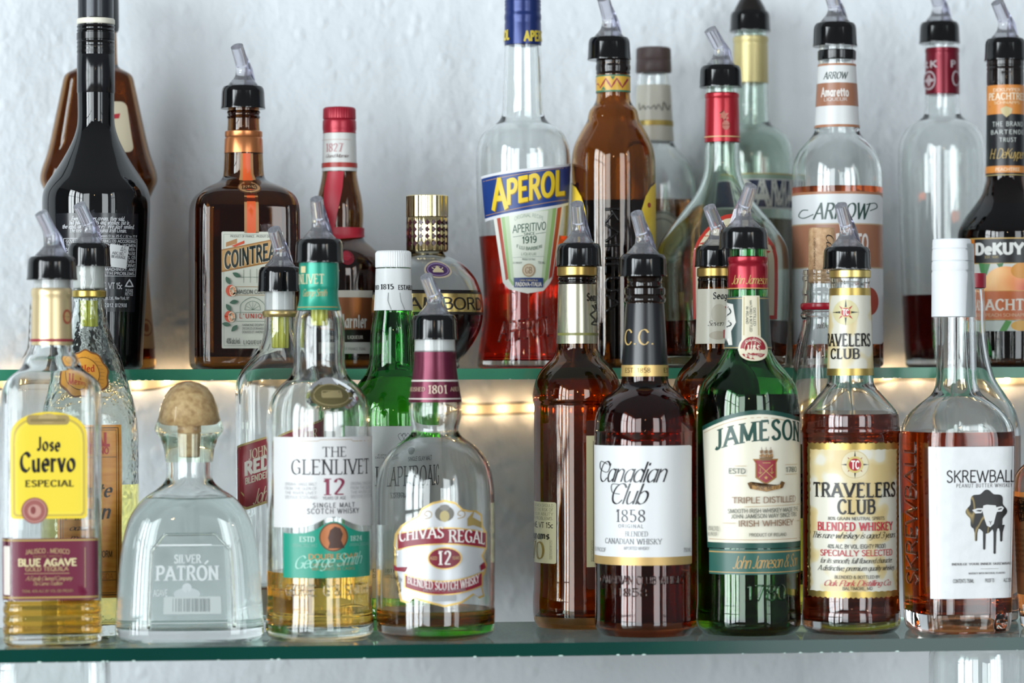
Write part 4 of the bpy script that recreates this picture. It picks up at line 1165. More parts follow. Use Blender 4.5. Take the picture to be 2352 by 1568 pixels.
for dx, dy in ((2240, 1242), (2259, 1262), (2283, 1272), (2298, 1244)): p.poly(marble, [(dx - 8, 1205), (dx + 8, 1205), (dx + 3.2, 1222), (dx + 2.6, dy - 6), (dx + 3, dy - 3), (dx, dy), (dx - 3, dy - 3), (dx - 2.6, dy - 6), (dx - 3.2, 1222)])
fw_ = 'eceded'
p.poly(fw_, [(2256,1160),(2264,1158),(2284,1160),(2288,1172),(2284,1184),(2280,1202),(2272,1210),(2264,1206),(2258,1188),(2254,1172)]).poly(fw_, [(2256,1166),(2242,1166),(2231,1170),(2238,1178),(2252,1177)]).poly(fw_, [(2286,1164),(2298,1162),(2303,1166),(2298,1174),(2286,1175)]).poly('141210', [(2253,1170),(2244,1170),(2238,1172),(2250,1174)]).poly('141210', [(2289,1168),(2297,1166),(2299,1168),(2290,1171)])
p.line('141210', [(2269,1196),(2272,1199),(2275,1196)], 1.2).line('141210', [(2272,1199),(2272,1204)], 1)
p.text('5c5758', 'INDULGE YOUR INNER SKREWBALL', 2184, 1291, 2326, 1296, 'serif').line('a9a5a2', [(2250,1305),(2292,1305)], .8).text('3c3839', 'WHISKEY WITH NATURAL FLAVORS', 2222, 1313, 2308, 1317, 'serif').text('3c3839', 'CONTENTS 750ML', 2187, 1328, 2235, 1336).text('3c3839', 'PROOF 70', 2261, 1328, 2282, 1336).text('3c3839', 'ALC 35%', 2304, 1328, 2324, 1336).done()
p = Print(b, 'moulded_name', 1010, 1350); p.lift = .0003
p.U = lambda px: -p.half + (px - 2093) * p.sf / math.sin(b.phi)
p.text(CLEAR, 'SKREWBALL', 2080, 1015, 2106, 1346, 'sans', vert=-1)
md = weld(p.done()).modifiers.new('thick', 'SOLIDIFY'); md.thickness = .0007; md.offset = 0

# small bottle with a red wax cap, behind
b = Bottle('liquor_bottle', 'clear bottle with a ribbed dark cap dipped in red wax, behind the sheep label', 'bottle', 2232, .146, Z_LOW,
    [(664,28),(700,31),(712,31),(750,31),(800,36),(845,45),(870,53),(905,76),(930,94),(955,104),(980,110),(1005,112),(1425,108),(1440,99)])
b.body(CLEAR, .003, .008); b.liquid(1000, 'd09060')
b.screw_cap([(630,29),(632,31),(660,31.5),(662,30)], plastic('241616', .4), 40, 1.2)
p = Print(b, 'wax_drip', 632, 662); p.a = p.bb = 32.3 * b.s
q = np.linspace(.1, 1.7, 10)
V = [(33 * b.s * math.sin(t), -33 * b.s * math.cos(t), b.z(y)) for y in (628, 645, 661) for t in q]
link('wax_drip', V, [(r * 10 + i, r * 10 + i + 1, r * 10 + 11 + i, r * 10 + 10 + i) for r in range(2) for i in range(9)], plastic('9c1f30', .3), b.o)

# right edge: whiskey with a beige etched label
b = Bottle('whiskey_bottle', 'amber whiskey bottle with a beige etched label, cut by the right edge', 'bottle', 2424, .064, Z_LOW,
    [(700,30),(900,33),(1020,38),(1045,48),(1062,68),(1080,86),(1098,94),(1125,96),(1350,88),(1440,82),(1452,74)])
b.body(CLEAR, .003, .010); b.liquid(1128, 'd08a4a')
b.screw_cap([(640,28),(642,33),(700,34),(702,32)], plastic('2a1c14', .4))
p = b.printed('etched_label', 1140, 1370)
p.rect('c99a6a', 2330, 1142, 2480, 1368)
rr = random.Random(4)
for i in range(46): p.line('35281e', [(2334 + rr.uniform(0, 60), 1145 + rr.uniform(0, 55)), (2336 + rr.uniform(0, 62), 1150 + rr.uniform(0, 52))], 2)
p.lines('35281e', 2338, 1212, 2440, 1318, 9, ['Any time you pour a glass', 'step by step from the still', 'distillery by the creek', 'bottled by hand and', 'sealed with care']).done()

# ---------------------------------------------------------------- upper shelf
YF, YB = Y_UP + .058, Y_UP + .148           # front and back rows
BROWN = glass('93642c', name='brown_glass')
# monk-shaped brown liqueur bottle
b = Bottle('liqueur_bottle', 'broad-shouldered brown liqueur bottle tucked behind the tall black bottle', 'bottle', 228, YB, Z_UP,
    [(60,40,1,2),(76,42),(148,43),(156,48,.9),(163,62,.75),(170,74,.65,2.6),(180,80,.6,3),(200,84,.6,3),(300,105,.6,3),(350,116),(392,131),(408,134),(420,133),(432,127),(446,120),(480,108),(560,108),(640,113),(750,123),(838,130),(843,124)])
b.body(BROWN, .003, .008); b.liquid(790, 'b8541c')
b.screw_cap([(-60,44),(-56,46),(62,47),(70,46),(74,43)], plastic('24201f', .35))
p = b.printed('chest_label', 233, 350)
p.rect('cfc3a6', 190, 233, 299, 350, 14).poly('b01c2c', [(262,263),(280,260),(276,272),(258,274)]).done()
p = b.printed('skirt_label', 600, 800)
p.rect('b98a5a', 190, 600, 347, 800).ell('8a4a2c', 331, 752, 14, 20).ell('b98a5a', 331, 752, 11, 16).ell('8a4a2c', 331, 752, 6, 10).done()

# irish cream, back label towards us
b = Bottle('liqueur_bottle', 'tall glossy black cream liqueur bottle with a white-printed back label and price sticker', 'bottle', 222, YF, Z_UP,
    [(40,40),(57,42),(125,43),(130,42),(214,42),(275,41),(300,45),(330,56),(370,78),(400,98),(425,115),(447,123),(480,123.5),(560,120),(700,112),(830,105),(838,104),(843,97)])
black_g = pbsdf('black_glass', '060708', .03, 0, 0, .6)
b.body(black_g, solid=True)
b.screw_cap([(-40,38),(-38,40.5),(42,40.5),(43,39)], pbsdf('graphite_cap', '303338', .22, .35))
b.wrap('cream_ring', 0, 0, plastic('d8d4c4', .35), pts=[(44,42),(46,43.5),(55,43.5),(57,42)])
b.wrap('threads', 0, 0, pbsdf('black_ring', '0a0a0b', .16), pts=[(57,41),(62,43.5),(67,41.5),(71,43.5),(75,41.8),(77,43.8),(92,43.8),(94,42),(98,43.6),(104,42),(108,43.6),(114,42.4),(120,43.6),(126,42)])
b.wrap('neck_sleeve', 0, 0, pbsdf('black_sleeve', '101114', .14), pts=[(126,42),(128,43.2),(213,43.2),(215,42)])
p = b.printed('back_label', 490, 715)
ob = pbsdf('label_black', '15161a', .18)
p.rect(ob, 135, 490, 314, 716)
w_ = 'd6d8dc'
for y, x0, x1, t in ((498, 168, 284, 'Everyone loves cream, they said,'), (507, 163, 294, 'but hold the spirits and whiskey. But in'), (516, 148, 305, 'the end, are you sure? We just smiled.'), (525, 165, 288, 'The result is the Original Irish Cream.')):
    p.text(w_, t, x0, y, x1, y + 9, 'italic')
p.text(w_, 'Store between 0 to 25 C / 32 to 77 F', 200, 540, 312, 545, 'sans').frame(w_, 150, 548, 312, 634, 1)
gv = ['GOVERNMENT WARNING: (1) ACCORDING', 'TO THE SURGEON GENERAL, WOMEN', 'SHOULD NOT DRINK ALCOHOLIC BEVER-', 'AGES DURING PREGNANCY BECAUSE', 'OF THE RISK OF BIRTH DEFECTS. (2)', 'CONSUMPTION OF ALCOHOLIC BEVER-', 'AGES IMPAIRS YOUR ABILITY TO DRIVE', 'A CAR OR OPERATE MACHINERY, AND', 'MAY CAUSE HEALTH PROBLEMS.']
p.lines(w_, 155, 550, 309, 633, 9, gv, 'sans').text(w_, 'ME, VT 15c', 228, 650, 281, 663, 'sans').star(w_, 297, 652, 12, 7, 3).star(ob, 297, 652, 7, 4, 3).text(w_, 'PLEASE', 289, 664, 306, 670).text(w_, 'RECYCLE', 288, 672, 306, 678).text(w_, 'Distributed by Paddington, Ltd., New York, NY', 180, 681, 298, 688).text(w_, '32012 012908', 236, 697, 292, 705, 'wide')
p.poly('dfe1e2', [(252,561),(293,566),(288,617),(246,612)]).text('4a4c50', '46', 274, 566, 287, 580, 'light').text('3a3c40', 'ABC BD.', 256, 578, 282, 584, 'sans', .1).text('3a3c40', 'BEVERAGE', 255, 586, 286, 592, 'sans', .1).done()

# square orange liqueur
b = Bottle('liqueur_bottle', 'square brown orange-liqueur bottle with a cream label and an orange stripe down its neck', 'bottle', 561, YF + .004, Z_UP,
    [(236,36,1,2),(300,36),(318,43),(352,44),(400,46),(412,50,1,2.2),(420,62,1,3),(428,80,1,4.5),(438,97,1,6),(452,111,1,7),(470,118),(495,120.5),(780,120.5),(825,120),(836,118),(842,111)], phi=6.3)
b.body(BROWN, .0035, .010); b.liquid(476, 'b88048', 1.36)
b.pourer(197, 250, 51, (-17, 110), -1)
cop = foil('c07a4c', .28, .8)
th = b.wrap('neck_threads', 0, 0, BROWN, pts=[(255,36.5),(258,38.5),(262,36.5),(266,36.5),(269,38.5),(273,36.5)])
b.wrap('copper_band', 0, 0, cop, pts=[(301,40),(303,43),(313,43),(316,41.5),(320,43.5),(352,44.6),(353,43)])
p = b.printed('neck_stripe', 350, 425)
p.rect('b08050', 553, 352, 583, 416).rect('e4602c', 559, 352, 577, 416).done()
p = b.printed('face_stripe', 440, 535)
p.rect('b08050', 562, 434, 595, 536).rect('e4602c', 568, 434, 588, 536)
p.ell('5c3a20', 577, 428, 35, 17).ell(pbsdf('copper_seal', 'b08558', .4, .3), 577, 428, 32, 14).text('3c2a1c', '1849', 554, 421, 601, 434, 'serif').done()
p = b.printed('main_label', 533, 800)
cr_ = 'd9dacb'; dk = '25302e'; gr = '5d7a68'
p.rect(cr_, 510, 533, 650, 800, 3).frame('8a9488', 515, 539, 645, 794, .8).text('5d6460', 'PRODUCT OF FRANCE . PRODUIT DE FRANCE', 530, 541, 642, 546)
p.poly('b98652', [(520,558),(545,549),(545,560),(520,568)]).poly('d9502c', [(532,566),(562,553),(562,560),(540,568)]).poly('a8763f', [(510,574),(650,545),(650,598),(510,626)]).poly('c79a5e', [(510,577),(650,548),(650,595),(510,622)])
p.text('f0ead2', 'COINTREAU', 515, 583, 648, 618, 'bold', -.205).text('1c2926', 'COINTREAU', 516, 582, 649, 617, 'bold', -.205)
for i in range(5): p.line(gr, [(560 + i * 15, 620 - i), (560 + i * 15, 650)], .7)
p.line(gr, [(542, 637), (640, 637)], .7).line('b89058', [(540, 659), (645, 659)], 1).line('b89058', [(540, 678), (645, 678)], 1).text('5c5f58', 'MAISON COINTREAU', 543, 666, 640, 675, 'sans')
p.curve(gr, [(552,722),(554,698),(580,683),(606,698),(608,722)], 1).curve(gr, [(562,712),(566,698),(580,692),(594,698),(598,712)], 1)
for i in range(5): a = math.pi * (i + 1) / 6; p.line(gr, [(580, 712), (580 + 17 * math.cos(a), 712 - 18 * math.sin(a))], .7)
p.line(gr, [(562,712),(598,712)], .8).frame(gr, 542, 718, 645, 738, .8).text('c2402c', "L'UNIQUE", 550, 721, 622, 731, 'wide')
for y, t in ((744, "HARMONIE D'ESPRIT"), (752, "D'ECORCES D'ORANGES"), (760, 'DOUCES ET AMERES')): p.text('6a706a', t, 556, y, 606, y + 5)
p.text(dk, '40% alc./vol.', 520, 777, 551, 789, 'sans').text('4a504c', 'LIQUEUR', 559, 782, 602, 790, 'wide')
for cx, cyy in ((532, 668), (529, 727)): p.ell('dc5230', cx - 2, cyy, 11, 13).ell('efe2c4', cx + 3, cyy + 1, 8, 12).ell('e8976a', cx + 3, cyy + 1, 6.5, 10).star('efe2c4', cx + 3, cyy + 1, 9, 1.5, 6)
for cx, cyy, rot in ((543, 632, .5), (524, 645, 1.1), (537, 694, -.2), (525, 707, 1), (520, 745, .2), (538, 754, 2.3)):
    p.poly('3f6650', [(cx + 10 * math.cos(t) * math.cos(rot) - 5 * math.sin(t) * abs(math.sin(t)) * math.sin(rot), cyy + 10 * math.cos(t) * math.sin(rot) + 5 * math.sin(t) * abs(math.sin(t)) * math.cos(rot)) for t in np.linspace(0, 2 * math.pi, 20, endpoint=False)])
p.done()

# orange cognac liqueur with red ribbon
b = Bottle('liqueur_bottle', 'rounded brown cognac-liqueur bottle with a red ribbon and white neck band', 'bottle', 781, YB - .045, Z_UP,
    [(262,34),(306,37),(393,39),(410,41),(430,45),(455,51),(490,55),(520,53.5),(540,52),(553,57),(566,72),(580,88),(596,99),(620,106),(700,108),(838,106),(843,98)])
b.body(BROWN, .003, .008); b.liquid(600, '8a4a20')
redc = pbsdf('red_capsule', '97182c', .32, .3)
b.screw_cap([(247,33),(249,36),(252,37.5),(273,38),(275,36)], redc, 40, .8)
b.wrap('neck_capsule', 0, 0, redc, pts=[(275,36),(277,38),(280,38.6),(298,38.8),(302,37.5),(307,38.4)])
b.wrap('neck_band', 306, 394, ink('dcdcd8'), 1.0)
p = b.printed('neck_print', 310, 390); p.lift = .0007
p.text('c58c90', '1827', 752, 330, 790, 348, 'serif').text('6a4a48', 'Grand Marnier', 752, 354, 802, 362, 'script').rect('b03a34', 740, 373, 822, 384).rect('c8a8a0', 742, 320, 806, 321).done()
rib = plastic('a3142a', .45)
p = Print(b, 'ribbon', 395, 520); p.lift = .001
p.poly(rib, [(748,393),(793,393),(788,430),(776,490),(770,530),(752,530),(748,480),(744,430)]).done()
p = Print(b, 'ribbon_tie', 520, 550); p.lift = .0012
p.poly(rib, [(728,530),(740,522),(836,522),(836,542),(790,548),(760,552),(728,548)]).done()
p = b.printed('wax_seal', 570, 620); p.lift = .001
p.ell('7c1626', 798, 592, 15, 17).ell('a02838', 796, 588, 10, 11).done()
p = b.printed('main_label', 668, 812)
copg = pbsdf('copper_label', '8a5434', .35, .4)
p.rect('d8d2c4', 730, 667, 856, 683).rect(copg, 730, 683, 856, 760).rect('1b1210', 730, 757, 856, 786).rect('cfccc4', 730, 786, 856, 812)
p.text('e8e4dc', 'Grand Marnier', 716, 724, 842, 751, 'gothic').text('d0c8bc', 'LIQUEUR', 798, 771, 834, 778, 'slab').text('8a8680', 'PRODUCT OF FRANCE 750ML', 760, 798, 840, 804).done()

# round raspberry liqueur
b = Bottle('liqueur_bottle', 'round ball-shaped liqueur bottle with a gold cap and gold band', 'bottle', 982, YF - .010, Z_UP,
    [(564,34),(584,38),(590,50),(597,67),(608,85),(624,101),(645,115),(675,125),(710,129),(745,126),(775,114),(800,97),(815,84),(824,74),(830,71),(838,75),(843,70)])
b.body(CLEAR, .003, .012); b.liquid(669, '2a0a10')
goldc = foil('dccb9c', .14, 1)
gc = b.screw_cap([(449,46),(451,48.5),(498,48.5),(500,47),(502,48),(574,48),(577,46),(579,44)], goldc, 24, 1.4, name='gold_cap')
p = Print(b, 'cap_fretwork', 502, 575); p.a = p.bb = 48.2 * b.s
V, Fc = [], []
for r in range(4):
    for k in range(20):
        th0 = 2 * math.pi * k / 20; y0 = 512 + r * 16
        n0 = len(V)
        for dt, dy in ((0, -7), (.12, 0), (0, 7), (-.12, 0)):
            V.append((49.0 * b.s * math.sin(th0 + dt), -49.0 * b.s * math.cos(th0 + dt), b.z(y0 + dy)))
        Fc.append((n0, n0 + 1, n0 + 2, n0 + 3))
link('cap_fretwork', V, Fc, pbsdf('plum_enamel', '3a1420', .25), gc, smooth=False)
p = b.printed('medal', 600, 640); p.lift = .0009
p.ell('c9b9a0', 1005, 619, 30, 21).ell('4a2a5c', 1005, 619, 26, 17).ell('8d78a0', 1005, 619, 24, 15.5).ell('4a2a5c', 1005, 619, 21, 13).poly('d8c8a0', [(994,626),(992,613),(998,618),(1005,610),(1012,618),(1018,613),(1016,626)]).done()
p = b.printed('gold_band', 672, 722)
gb = foil('d0b878', .22, .9)
p.rect('1a1210', 830, 669, 1140, 674).rect(gb, 830, 674, 1140, 716).rect('1a1210', 830, 716, 1140, 722).text('1c1410', 'CHAMBORD', 880, 684, 1106, 710, 'sans').done()

# orange-red aperitif
b = Bottle('aperitif_bottle', 'clear bottle of bright red aperitif with a slanted blue label', 'bottle', 1203, YF + .022, Z_UP,
    [(60,40),(104,42),(180,45),(250,47),(268,49),(281,58),(294,78),(308,95),(328,104),(350,109),(400,109),(500,106),(560,101),(640,94),(690,91),(740,94),(790,102),(828,107),(840,106),(843,99)])
b.body(CLEAR, .003, .006); b.liquid(543, 'e2301a')
blue = pbsdf('blue_cap', '172a63', .25, .3)
b.wrap('blue_cap', 0, 0, blue, pts=[(-40,36),(-38,41),(-10,41.5),(0,40.5),(4,42),(8,40.8),(12,42),(17,40.8),(21,42),(26,41),(31,41),(36,42.5),(44,42.5),(50,41),(56,42),(104,42.6),(105,41)])
p = b.printed('cap_print', 60, 104); p.lift = .0010
p.text('dfc648', 'APEROL', 1204, 74, 1254, 94, 'heavy', -.08).text('dfc648', 'APEROL', 1130, 72, 1174, 92, 'heavy', -.08).done()
p = b.printed('paper_label', 480, 670)
def grad(x0, x1, c0, c1, n, y0, y1):
    for i in range(n):
        f = i / (n - 1); a = [int(c0[j:j+2], 16) * (1 - f) + int(c1[j:j+2], 16) * f for j in (0, 2, 4)]
        p.rect('%02x%02x%02x' % tuple(map(int, a)), x0 + (x1 - x0) * i / n, y0, x0 + (x1 - x0) * (i + 1) / n, y1)
p.poly('f1efe6', [(1136,480),(1289,470),(1287,490),(1273,640),(1266,652),(1252,668),(1212,674),(1166,664),(1152,648),(1140,520)])
p.poly('b5452c', [(1144,486),(1152,484),(1166,640),(1160,644)]).poly('b5452c', [(1276,478),(1285,474),(1272,634),(1264,642)])
p.poly('9cc07a', [(1154,484),(1274,476),(1262,640),(1248,656),(1176,656),(1166,640)]).poly('c3d6ae', [(1162,490),(1266,480),(1254,640),(1244,650),(1180,650),(1172,640)]).poly('e6eada', [(1172,492),(1256,484),(1246,640),(1236,646),(1188,646),(1180,636)])
p.text('4a7a62', 'ORIGINAL RECIPE', 1184, 492, 1246, 500, 'light', -.02, 8).text('2f5f4c', 'APERITIVO', 1179, 519, 1252, 536, 'sans', -.12).text('2f5f4c', 'SINCE', 1204, 536, 1228, 542, 'sans', -.1).line('2f5f4c', [(1180,545),(1202,542)], .9).line('2f5f4c', [(1230,538),(1252,534)], .9).text('2f5f4c', '1919', 1200, 545, 1232, 560, 'sans', -.08).text('6a8a74', 'F.LLI BARBIERI', 1188, 568, 1244, 575, 'sans', 0, -6).text('6a8a74', 'LIQUEUR', 1198, 581, 1232, 587, 'light').line('8aa694', [(1178,592),(1250,589)], .6).text('7a8a80', 'PRODUCT OF ITALY', 1200, 594, 1230, 598).text('7a8a80', '22 PROOF', 1178, 602, 1200, 606).text('7a8a80', '750 ML', 1236, 601, 1252, 606)
p.ell('b59a78', 1215, 621, 15, 15).ell('d5c4aa', 1215, 621, 12.5, 12.5).text('8a6a4a', 'GB', 1207, 614, 1223, 628, 'serif').rect('1f3a78', 1180, 638, 1249, 660).text('e9d9a0', 'CASA FONDATA A', 1194, 642, 1236, 646).text('f0e8d8', 'PADOVA-ITALIA', 1184, 649, 1246, 657, 'bold').done()
p = b.printed('blue_label', 380, 500); p.lift = .0004
p.poly('e8eaee', [(1107,403),(1311,371),(1307,468),(1113,508)]).poly('1c3f86', [(1108,409),(1311,376),(1307,462),(1113,501)]).line('b08a6a', [(1112,415),(1309,382)], 1.6).line('b08a6a', [(1116,494),(1306,456)], 1.6)
p.text('8a6a10', 'A', 1132, 418, 1171, 481, 'bold', -.1).text('8a6a10', 'PEROL', 1168, 419, 1299, 470, 'bold', -.20, flat=True).text('f2cf2e', 'A', 1130, 416, 1169, 479, 'bold', -.1).text('f2cf2e', 'PEROL', 1166, 417, 1297, 468, 'bold', -.20, flat=True).done()
emboss(b, 'moulded_name', glass('f0a090', name='clear_red'), [('APEROL', 1146, 742, 1268, 784, 0, -.12)], 735, 785)

# coffee liqueur, side on
KB = glass('b88440', name='amber_bottle')
b = Bottle('liqueur_bottle', 'amber coffee-liqueur bottle with a zigzag neck band and yellow side labels', 'bottle', 1410, YF + .012, Z_UP,
    [(124,36),(137,38),(150,39),(172,38),(210,38),(230,39),(242,45),(253,55),(266,58),(278,60),(294,70),(315,82),(335,91),(360,96),(400,97),(700,97),(838,97),(843,90)])
b.body(KB, .003, .008); b.liquid(463, '2a1408')
b.pourer(85, 138, 50, (-13, 0), -9)
b.wrap('threads', 0, 0, pbsdf('dark_neck', '140d0a', .1), pts=[(137,38),(142,39.5),(147,38.4),(152,40),(160,40),(164,38.6),(168,39.6),(172,38)])
p = b.printed('neck_band', 172, 210); p.lift = .0006
p.rect('d9a93c', 1350, 172, 1450, 211).rect('3f7a5c', 1350, 172, 1450, 175).rect('3f7a5c', 1350, 207, 1450, 211)
zz = [(1358 + i * 12, 181 if i % 2 else 201) for i in range(8)]
p.line('9c2f3c', zz, 4).poly('3f7a5c', [(1404,176),(1414,176),(1409,184)]).poly('3f7a5c', [(1384,206),(1394,206),(1389,198)]).done()
yl = noise_paint('yellow_label', [(.4, 'e0bb34'), (.6, 'e8c945'), (.7, 'd09a2c')], 60, .35)
for sx in (-1, 1):
    p = b.printed('yellow_label', 420, 610)
    f = lambda x: 1410 + sx * x
    p.poly(yl, [(f(x), y) for x, y in ((140,412),(97,416),(86,428),(74,450),(65,480),(62,512),(64,545),(72,575),(86,600),(97,612),(140,616))])
    p.ell('4a8a50', f(84), 540, 4, 7).ell('b0402c', f(82), 470, 4, 6).done()
emboss(b, 'moulded_name', pbsdf('dark_gloss', '0c0908', .05), [('KAHLUA', 1392, 478, 1422, 720, 1)], 470, 720, .0004)

# whiskey with a brown cap, cream neck label
b = Bottle('liqueur_bottle', 'clear liqueur bottle with a dull brown cap and cream neck label, behind the amber one', 'bottle', 1503, .350, Z_UP,
    [(150,34),(168,37),(182,39),(195,38),(325,45),(335,48),(350,62),(375,82),(400,93),(430,99),(480,101),(838,99),(843,92)])
b.body(CLEAR, .003, .008); b.liquid(461, '9a6a3c')
b.screw_cap([(110,36),(113,39.5),(136,40.5),(138,39.5),(140,40.5),(165,41),(168,39)], plastic('4a3a38', .5))
b.wrap('neck_label', 197, 325, ink('dedbcb'), 1.0)
p = b.printed('neck_print', 200, 325); p.lift = .0007
p.curve('77736a', [(1470,236),(1472,252),(1480,242),(1484,252),(1490,244),(1496,250),(1504,242),(1508,252),(1514,240),(1522,254),(1526,234),(1534,252),(1540,240)], 2.2).rect(foil('a8924a', .4, .4), 1455, 276, 1552, 288).done()
p = b.printed('round_label', 480, 620)
p.ell('8f8c80', 1520, 545, 52, 60).ell('cfcdc0', 1520, 545, 47, 54).ell('9a9688', 1520, 545, 38, 44).ell('d3d0c2', 1520, 545, 35, 40).done()

# bell-shaped cognac
GREENISH = glass('e9f4ec', name='pale_green_glass')
b = Bottle('cognac_bottle', 'bell-shaped pale green cognac bottle with a red neck capsule and red-edged label', 'bottle', 1660, YF + .004, Z_UP,
    [(186,35),(213,37.5),(328,39.5),(390,41),(425,51),(455,68),(485,92),(525,124),(560,146),(585,152),(640,153),(700,152),(825,146),(838,145),(843,138)])
b.body(GREENISH, .0034, .010); b.liquid(737, '7c2410')
b.pourer(150, 201, 49, (-24, 70), -3)
b.wrap('neck_capsule', 0, 0, pbsdf('red_foil2', '9c1c28', .26, .4), pts=[(214,37),(217,39.5),(224,39.5),(227,38),(231,38.6),(327,40.6),(328,39)])
p = b.printed('capsule_print', 230, 320); p.lift = .0010
p.star('b8705e', 1664, 266, 12, 6, 6).ell('b56a5a', 1668, 288, 8, 11).rect('d0a878', 1612, 312, 1708, 315).done()
p = b.printed('main_label', 540, 735)
def arch2(x0, x1, yt, ys, yb): return [(x0, yb), (x0, ys)] + [((x0 + x1) / 2 - (x1 - x0) / 2 * math.cos(math.pi * i / 14), ys - (ys - yt) * math.sin(math.pi * i / 14)) for i in range(1, 14)] + [(x1, ys), (x1, yb)]
p.poly('c23a2c', arch2(1592, 1787, 490, 590, 733)).poly('dcd2b4', arch2(1599, 1779, 500, 596, 724)).poly('b8a47a', arch2(1612, 1766, 515, 600, 714)).poly('dcd2b4', arch2(1614, 1764, 517, 602, 712)).done()

# italian amaro, navy label
b = Bottle('liqueur_bottle', 'clear bottle with a pale gold neck capsule and a navy label lettered in white', 'bottle', 1726, .352, Z_UP,
    [(60,34),(85,38),(192,39),(280,41),(290,50),(303,72),(320,88),(345,96),(380,98),(838,96),(843,90)])
b.body(GREENISH, .003, .008); b.liquid(505, 'a08a70')
b.pourer(25, 73, 47, (0, -10), -1, stub=True)
b.wrap('neck_capsule', 0, 0, pbsdf('champagne_foil', 'c2b47e', .36, .4), pts=[(84,37),(86,40),(96,40.5),(100,38.6),(106,39.5),(191,40.2),(192,39)])
p = b.printed('navy_label', 398, 480)
p.rect('9fb8a2', 1650, 398, 1830, 412).rect('c8b870', 1650, 398, 1830, 401).rect('e0e2e0', 1640, 411, 1832, 480).rect('1a2a50', 1640, 414, 1832, 476).text('e2e2d8', 'RAMAZ', 1694, 420, 1846, 470, 'heavy').done()

# almond liqueur
b = Bottle('liqueur_bottle', 'clear amaretto bottle with a white and tan label and banded neck label', 'bottle', 1924, YF, Z_UP,
    [(96,40),(107,41),(143,42),(290,50),(305,52),(318,62),(333,77),(350,90),(370,99),(395,103),(420,104),(500,103),(830,105),(838,104),(843,97)])
b.body(CLEAR, .003, .008); b.liquid(431, 'b8582a')
b.pourer(52, 107, 51, (-13, -20), -4)
b.wrap('neck_ring', 0, 0, pbsdf('black_ring', '0a0a0b', .16), pts=[(116,42),(118,44),(136,44),(139,43)])
tan = 'a8745a'
p = b.printed('neck_label', 145, 292); p.lift = .0005
p.rect('e4e6e6', 1860, 146, 1990, 292).rect('b07a5a', 1860, 145, 1990, 150).rect(tan, 1860, 190, 1990, 243).rect('b07a5a', 1860, 286, 1990, 292).text('3a4a44', 'ARROW', 1893, 166, 1950, 181, 'italic').text('e9e2dc', 'Amaretto', 1889, 202, 1950, 221, 'bold').text('e0d4cc', 'LIQUEUR', 1896, 225, 1946, 232, 'sans').done()
p = b.printed('main_label', 442, 800)
p.rect('b07a5a', 1820, 440, 2032, 448).rect('dfe2e4', 1800, 446, 2029, 790, 10).rect(tan, 1800, 514, 2030, 614).rect('c0a888', 1800, 513, 2030, 516).rect('c0a888', 1800, 613, 2030, 616)
p.text('26463c', 'ARROW', 1868, 468, 2000, 502, 'italic').curve('26463c', [(1870,492),(1848,500),(1836,494),(1844,482),(1858,482)], 2).curve('26463c', [(1990,470),(2010,466),(2014,476),(1998,484)], 2)
p.text('efe9e4', 'AMARETTO', 1866, 540, 1994, 575, 'bold').text('efe9e4', 'LIQUEUR', 1890, 588, 1970, 602, 'sans').ell('b04a3a', 1996, 692, 20, 32).text('8a7a70', 'LIQUEUR 56 PROOF', 1870, 742, 1960, 752).done()

# pale whiskey, red capsule
b = Bottle('liqueur_bottle', 'clear bottle with a dark red neck capsule and a little dark red liqueur', 'bottle', 2166, YB - .02, Z_UP,
    [(84,35),(112,38),(218,39),(262,40),(274,50),(285,70),(299,86),(322,97),(345,101),(400,102),(680,94),(830,86),(838,85),(843,79)])
b.body(CLEAR, .003, .007); b.liquid(678, '4a0c0c')
b.pourer(50, 100, 47, (-12, -25), -6)
b.wrap('neck_capsule', 0, 0, pbsdf('wine_foil', '781428', .28, .4), pts=[(111,37),(113,39),(120,39),(123,37.8),(128,38.4),(217,39.2),(218,38)])
p = b.printed('capsule_print', 125, 215); p.lift = .0010
w_ = 'd8c8cc'
p.text(w_, 'K', 2140, 140, 2156, 154, 'bold').text(w_, 'R', 2126, 140, 2138, 154, 'bold').ell(w_, 2138, 184, 14, 22).ell('781428', 2138, 184, 11, 18).star(w_, 2138, 184, 14, 6, 4).text(w_, 'P', 2184, 140, 2194, 154, 'bold').ell(w_, 2194, 180, 8, 18).ell('781428', 2195, 180, 6, 14).done()

# peach schnapps at the right end
DKB = glass('4a2c18', name='dark_brown_glass')
b = Bottle('schnapps_bottle', 'dark bottle with an orange and black peach label, at the right end', 'bottle', 2311, YF, Z_UP,
    [(128,40),(140,42),(160,42),(190,41),(262,42),(400,43),(424,47),(450,56),(475,75),(500,95),(525,109),(545,112),(700,112),(838,110),(843,102)])
b.body(DKB, .003, .008); b.liquid(470, '5a3018')
b.pourer(88, 140, 48, (-18, 8), 0)
b.wrap('threads', 0, 0, pbsdf('dark_neck', '140d0a', .1), pts=[(140,42),(150,43),(154,41.5),(158,43),(163,41.5),(168,42.5),(195,42.5)])
p = b.printed('neck_label', 195, 405); p.lift = .0005
og = 'd98a3c'
p.rect('15161a', 2260, 195, 2362, 402).rect(og, 2260, 195, 2362, 262).text('f0e2c8', 'DEKUYPER', 2284, 203, 2344, 210, 'sans').text('f0e2c8', 'PEACHTREE', 2274, 214, 2352, 229, 'slab').text('f0d8b0', 'SCHNAPPS', 2286, 233, 2342, 239, 'sans').poly('c8b888', [(2300,250),(2312,244),(2326,250),(2324,260),(2313,270),(2302,260)])
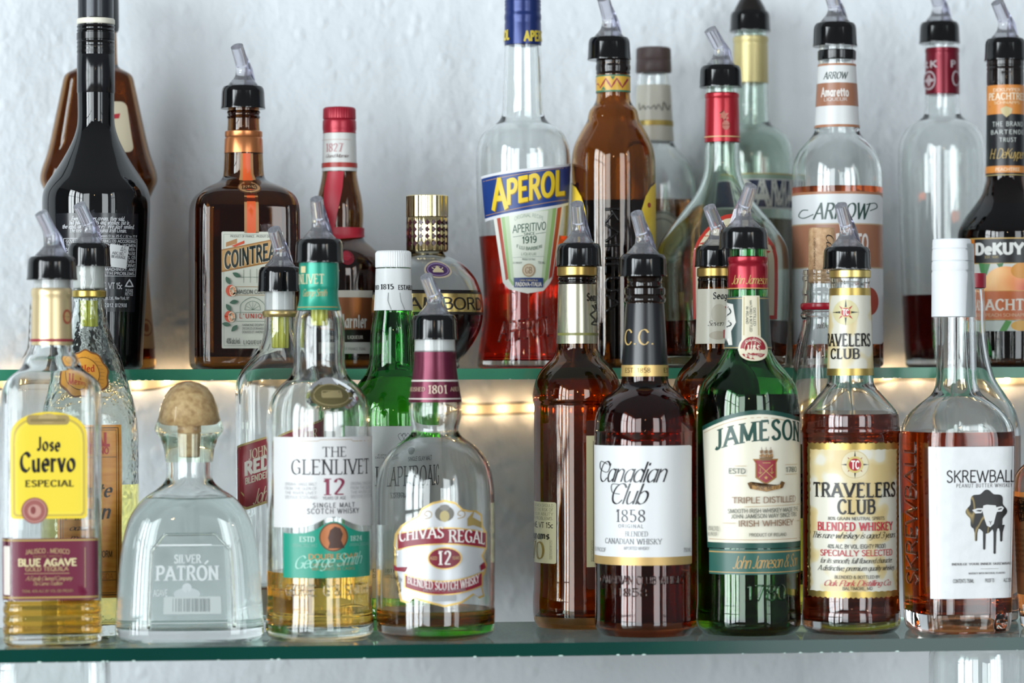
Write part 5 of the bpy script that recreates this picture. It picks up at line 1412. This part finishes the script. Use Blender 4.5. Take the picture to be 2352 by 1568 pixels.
p.text('c4c8c4', 'THE BRAND', 2283, 280, 2348, 290, 'wide').text('c4c8c4', 'BARTENDERS', 2280, 299, 2354, 308, 'wide').text('c4c8c4', 'TRUST', 2298, 317, 2334, 326, 'wide').text('c8a860', 'H. DeKuyper', 2278, 342, 2350, 364, 'script').rect(og, 2260, 381, 2362, 397).text('f0e2c8', 'PEACHTREE', 2290, 386, 2340, 393).rect('b8a468', 2260, 401, 2362, 403).done()
p = b.printed('picture_label', 546, 765)
p.rect('c9762c', 2196, 548, 2440, 608).rect('16171a', 2240, 549, 2440, 606).rect('c0a05c', 2228, 546, 2440, 549).rect('c0a05c', 2228, 604, 2440, 607)
p.text('e6e6e2', 'DeKUYPER', 2242, 560, 2404, 583, 'heavy').text('c0a868', 'EST. 1695', 2264, 588, 2294, 593)
p.rect('d8dad4', 2212, 606, 2440, 668).poly('4a8a50', [(2250,604),(2276,606),(2268,632),(2254,626)]).poly('3f7a48', [(2290,606),(2306,604),(2300,622)])
pch = noise_paint('peach_picture', [(.35, 'c8503a'), (.5, 'e08a50'), (.66, 'eab878')], 28, .35, detail=1)
p.ell(pch, 2310, 656, 50, 44).ell('e0983c', 2346, 622, 24, 18).rect('cc6a34', 2212, 668, 2440, 735).line('e0b060', [(2212,668),(2440,668)], 1.4).line('e0b060', [(2212,734),(2440,734)], 1.4)
p.text('f2e8da', 'PEACHTREE', 2232, 688, 2398, 712, 'slab').text('eac098', 'PEACH SCHNAPPS', 2266, 720, 2360, 727, 'sans').rect('ccd4cc', 2212, 736, 2440, 760).poly('5a9a50', [(2296,760),(2310,736),(2324,738),(2312,760)]).ell('e0a83c', 2344, 748, 22, 12).done()

# ---------------------------------------------------------------- bottles on the shelf below, only their shoulders in view
Z3 = .88
b = Bottle('glass_decanter', 'big square clear glass container under the lower shelf, cut by the bottom edge', 'container', 118, .07, Z3,
    [(1486,120,1,6),(1496,130,1,7),(1520,133),(1580,134),(1700,134),(2200,134),(2290,132),(2306,124)])
b.body(CLEAR, .003, .012)
b = Bottle('liquor_bottle', 'clear bottle on the shelf below, under the sheep-label bottle', 'bottle', 2250, .10, Z3,
    [(1484,110),(1500,117),(1530,118,1,2),(1545,118),(1600,118),(2200,116),(2290,114),(2306,104)])
b.body(CLEAR, .004, .010)
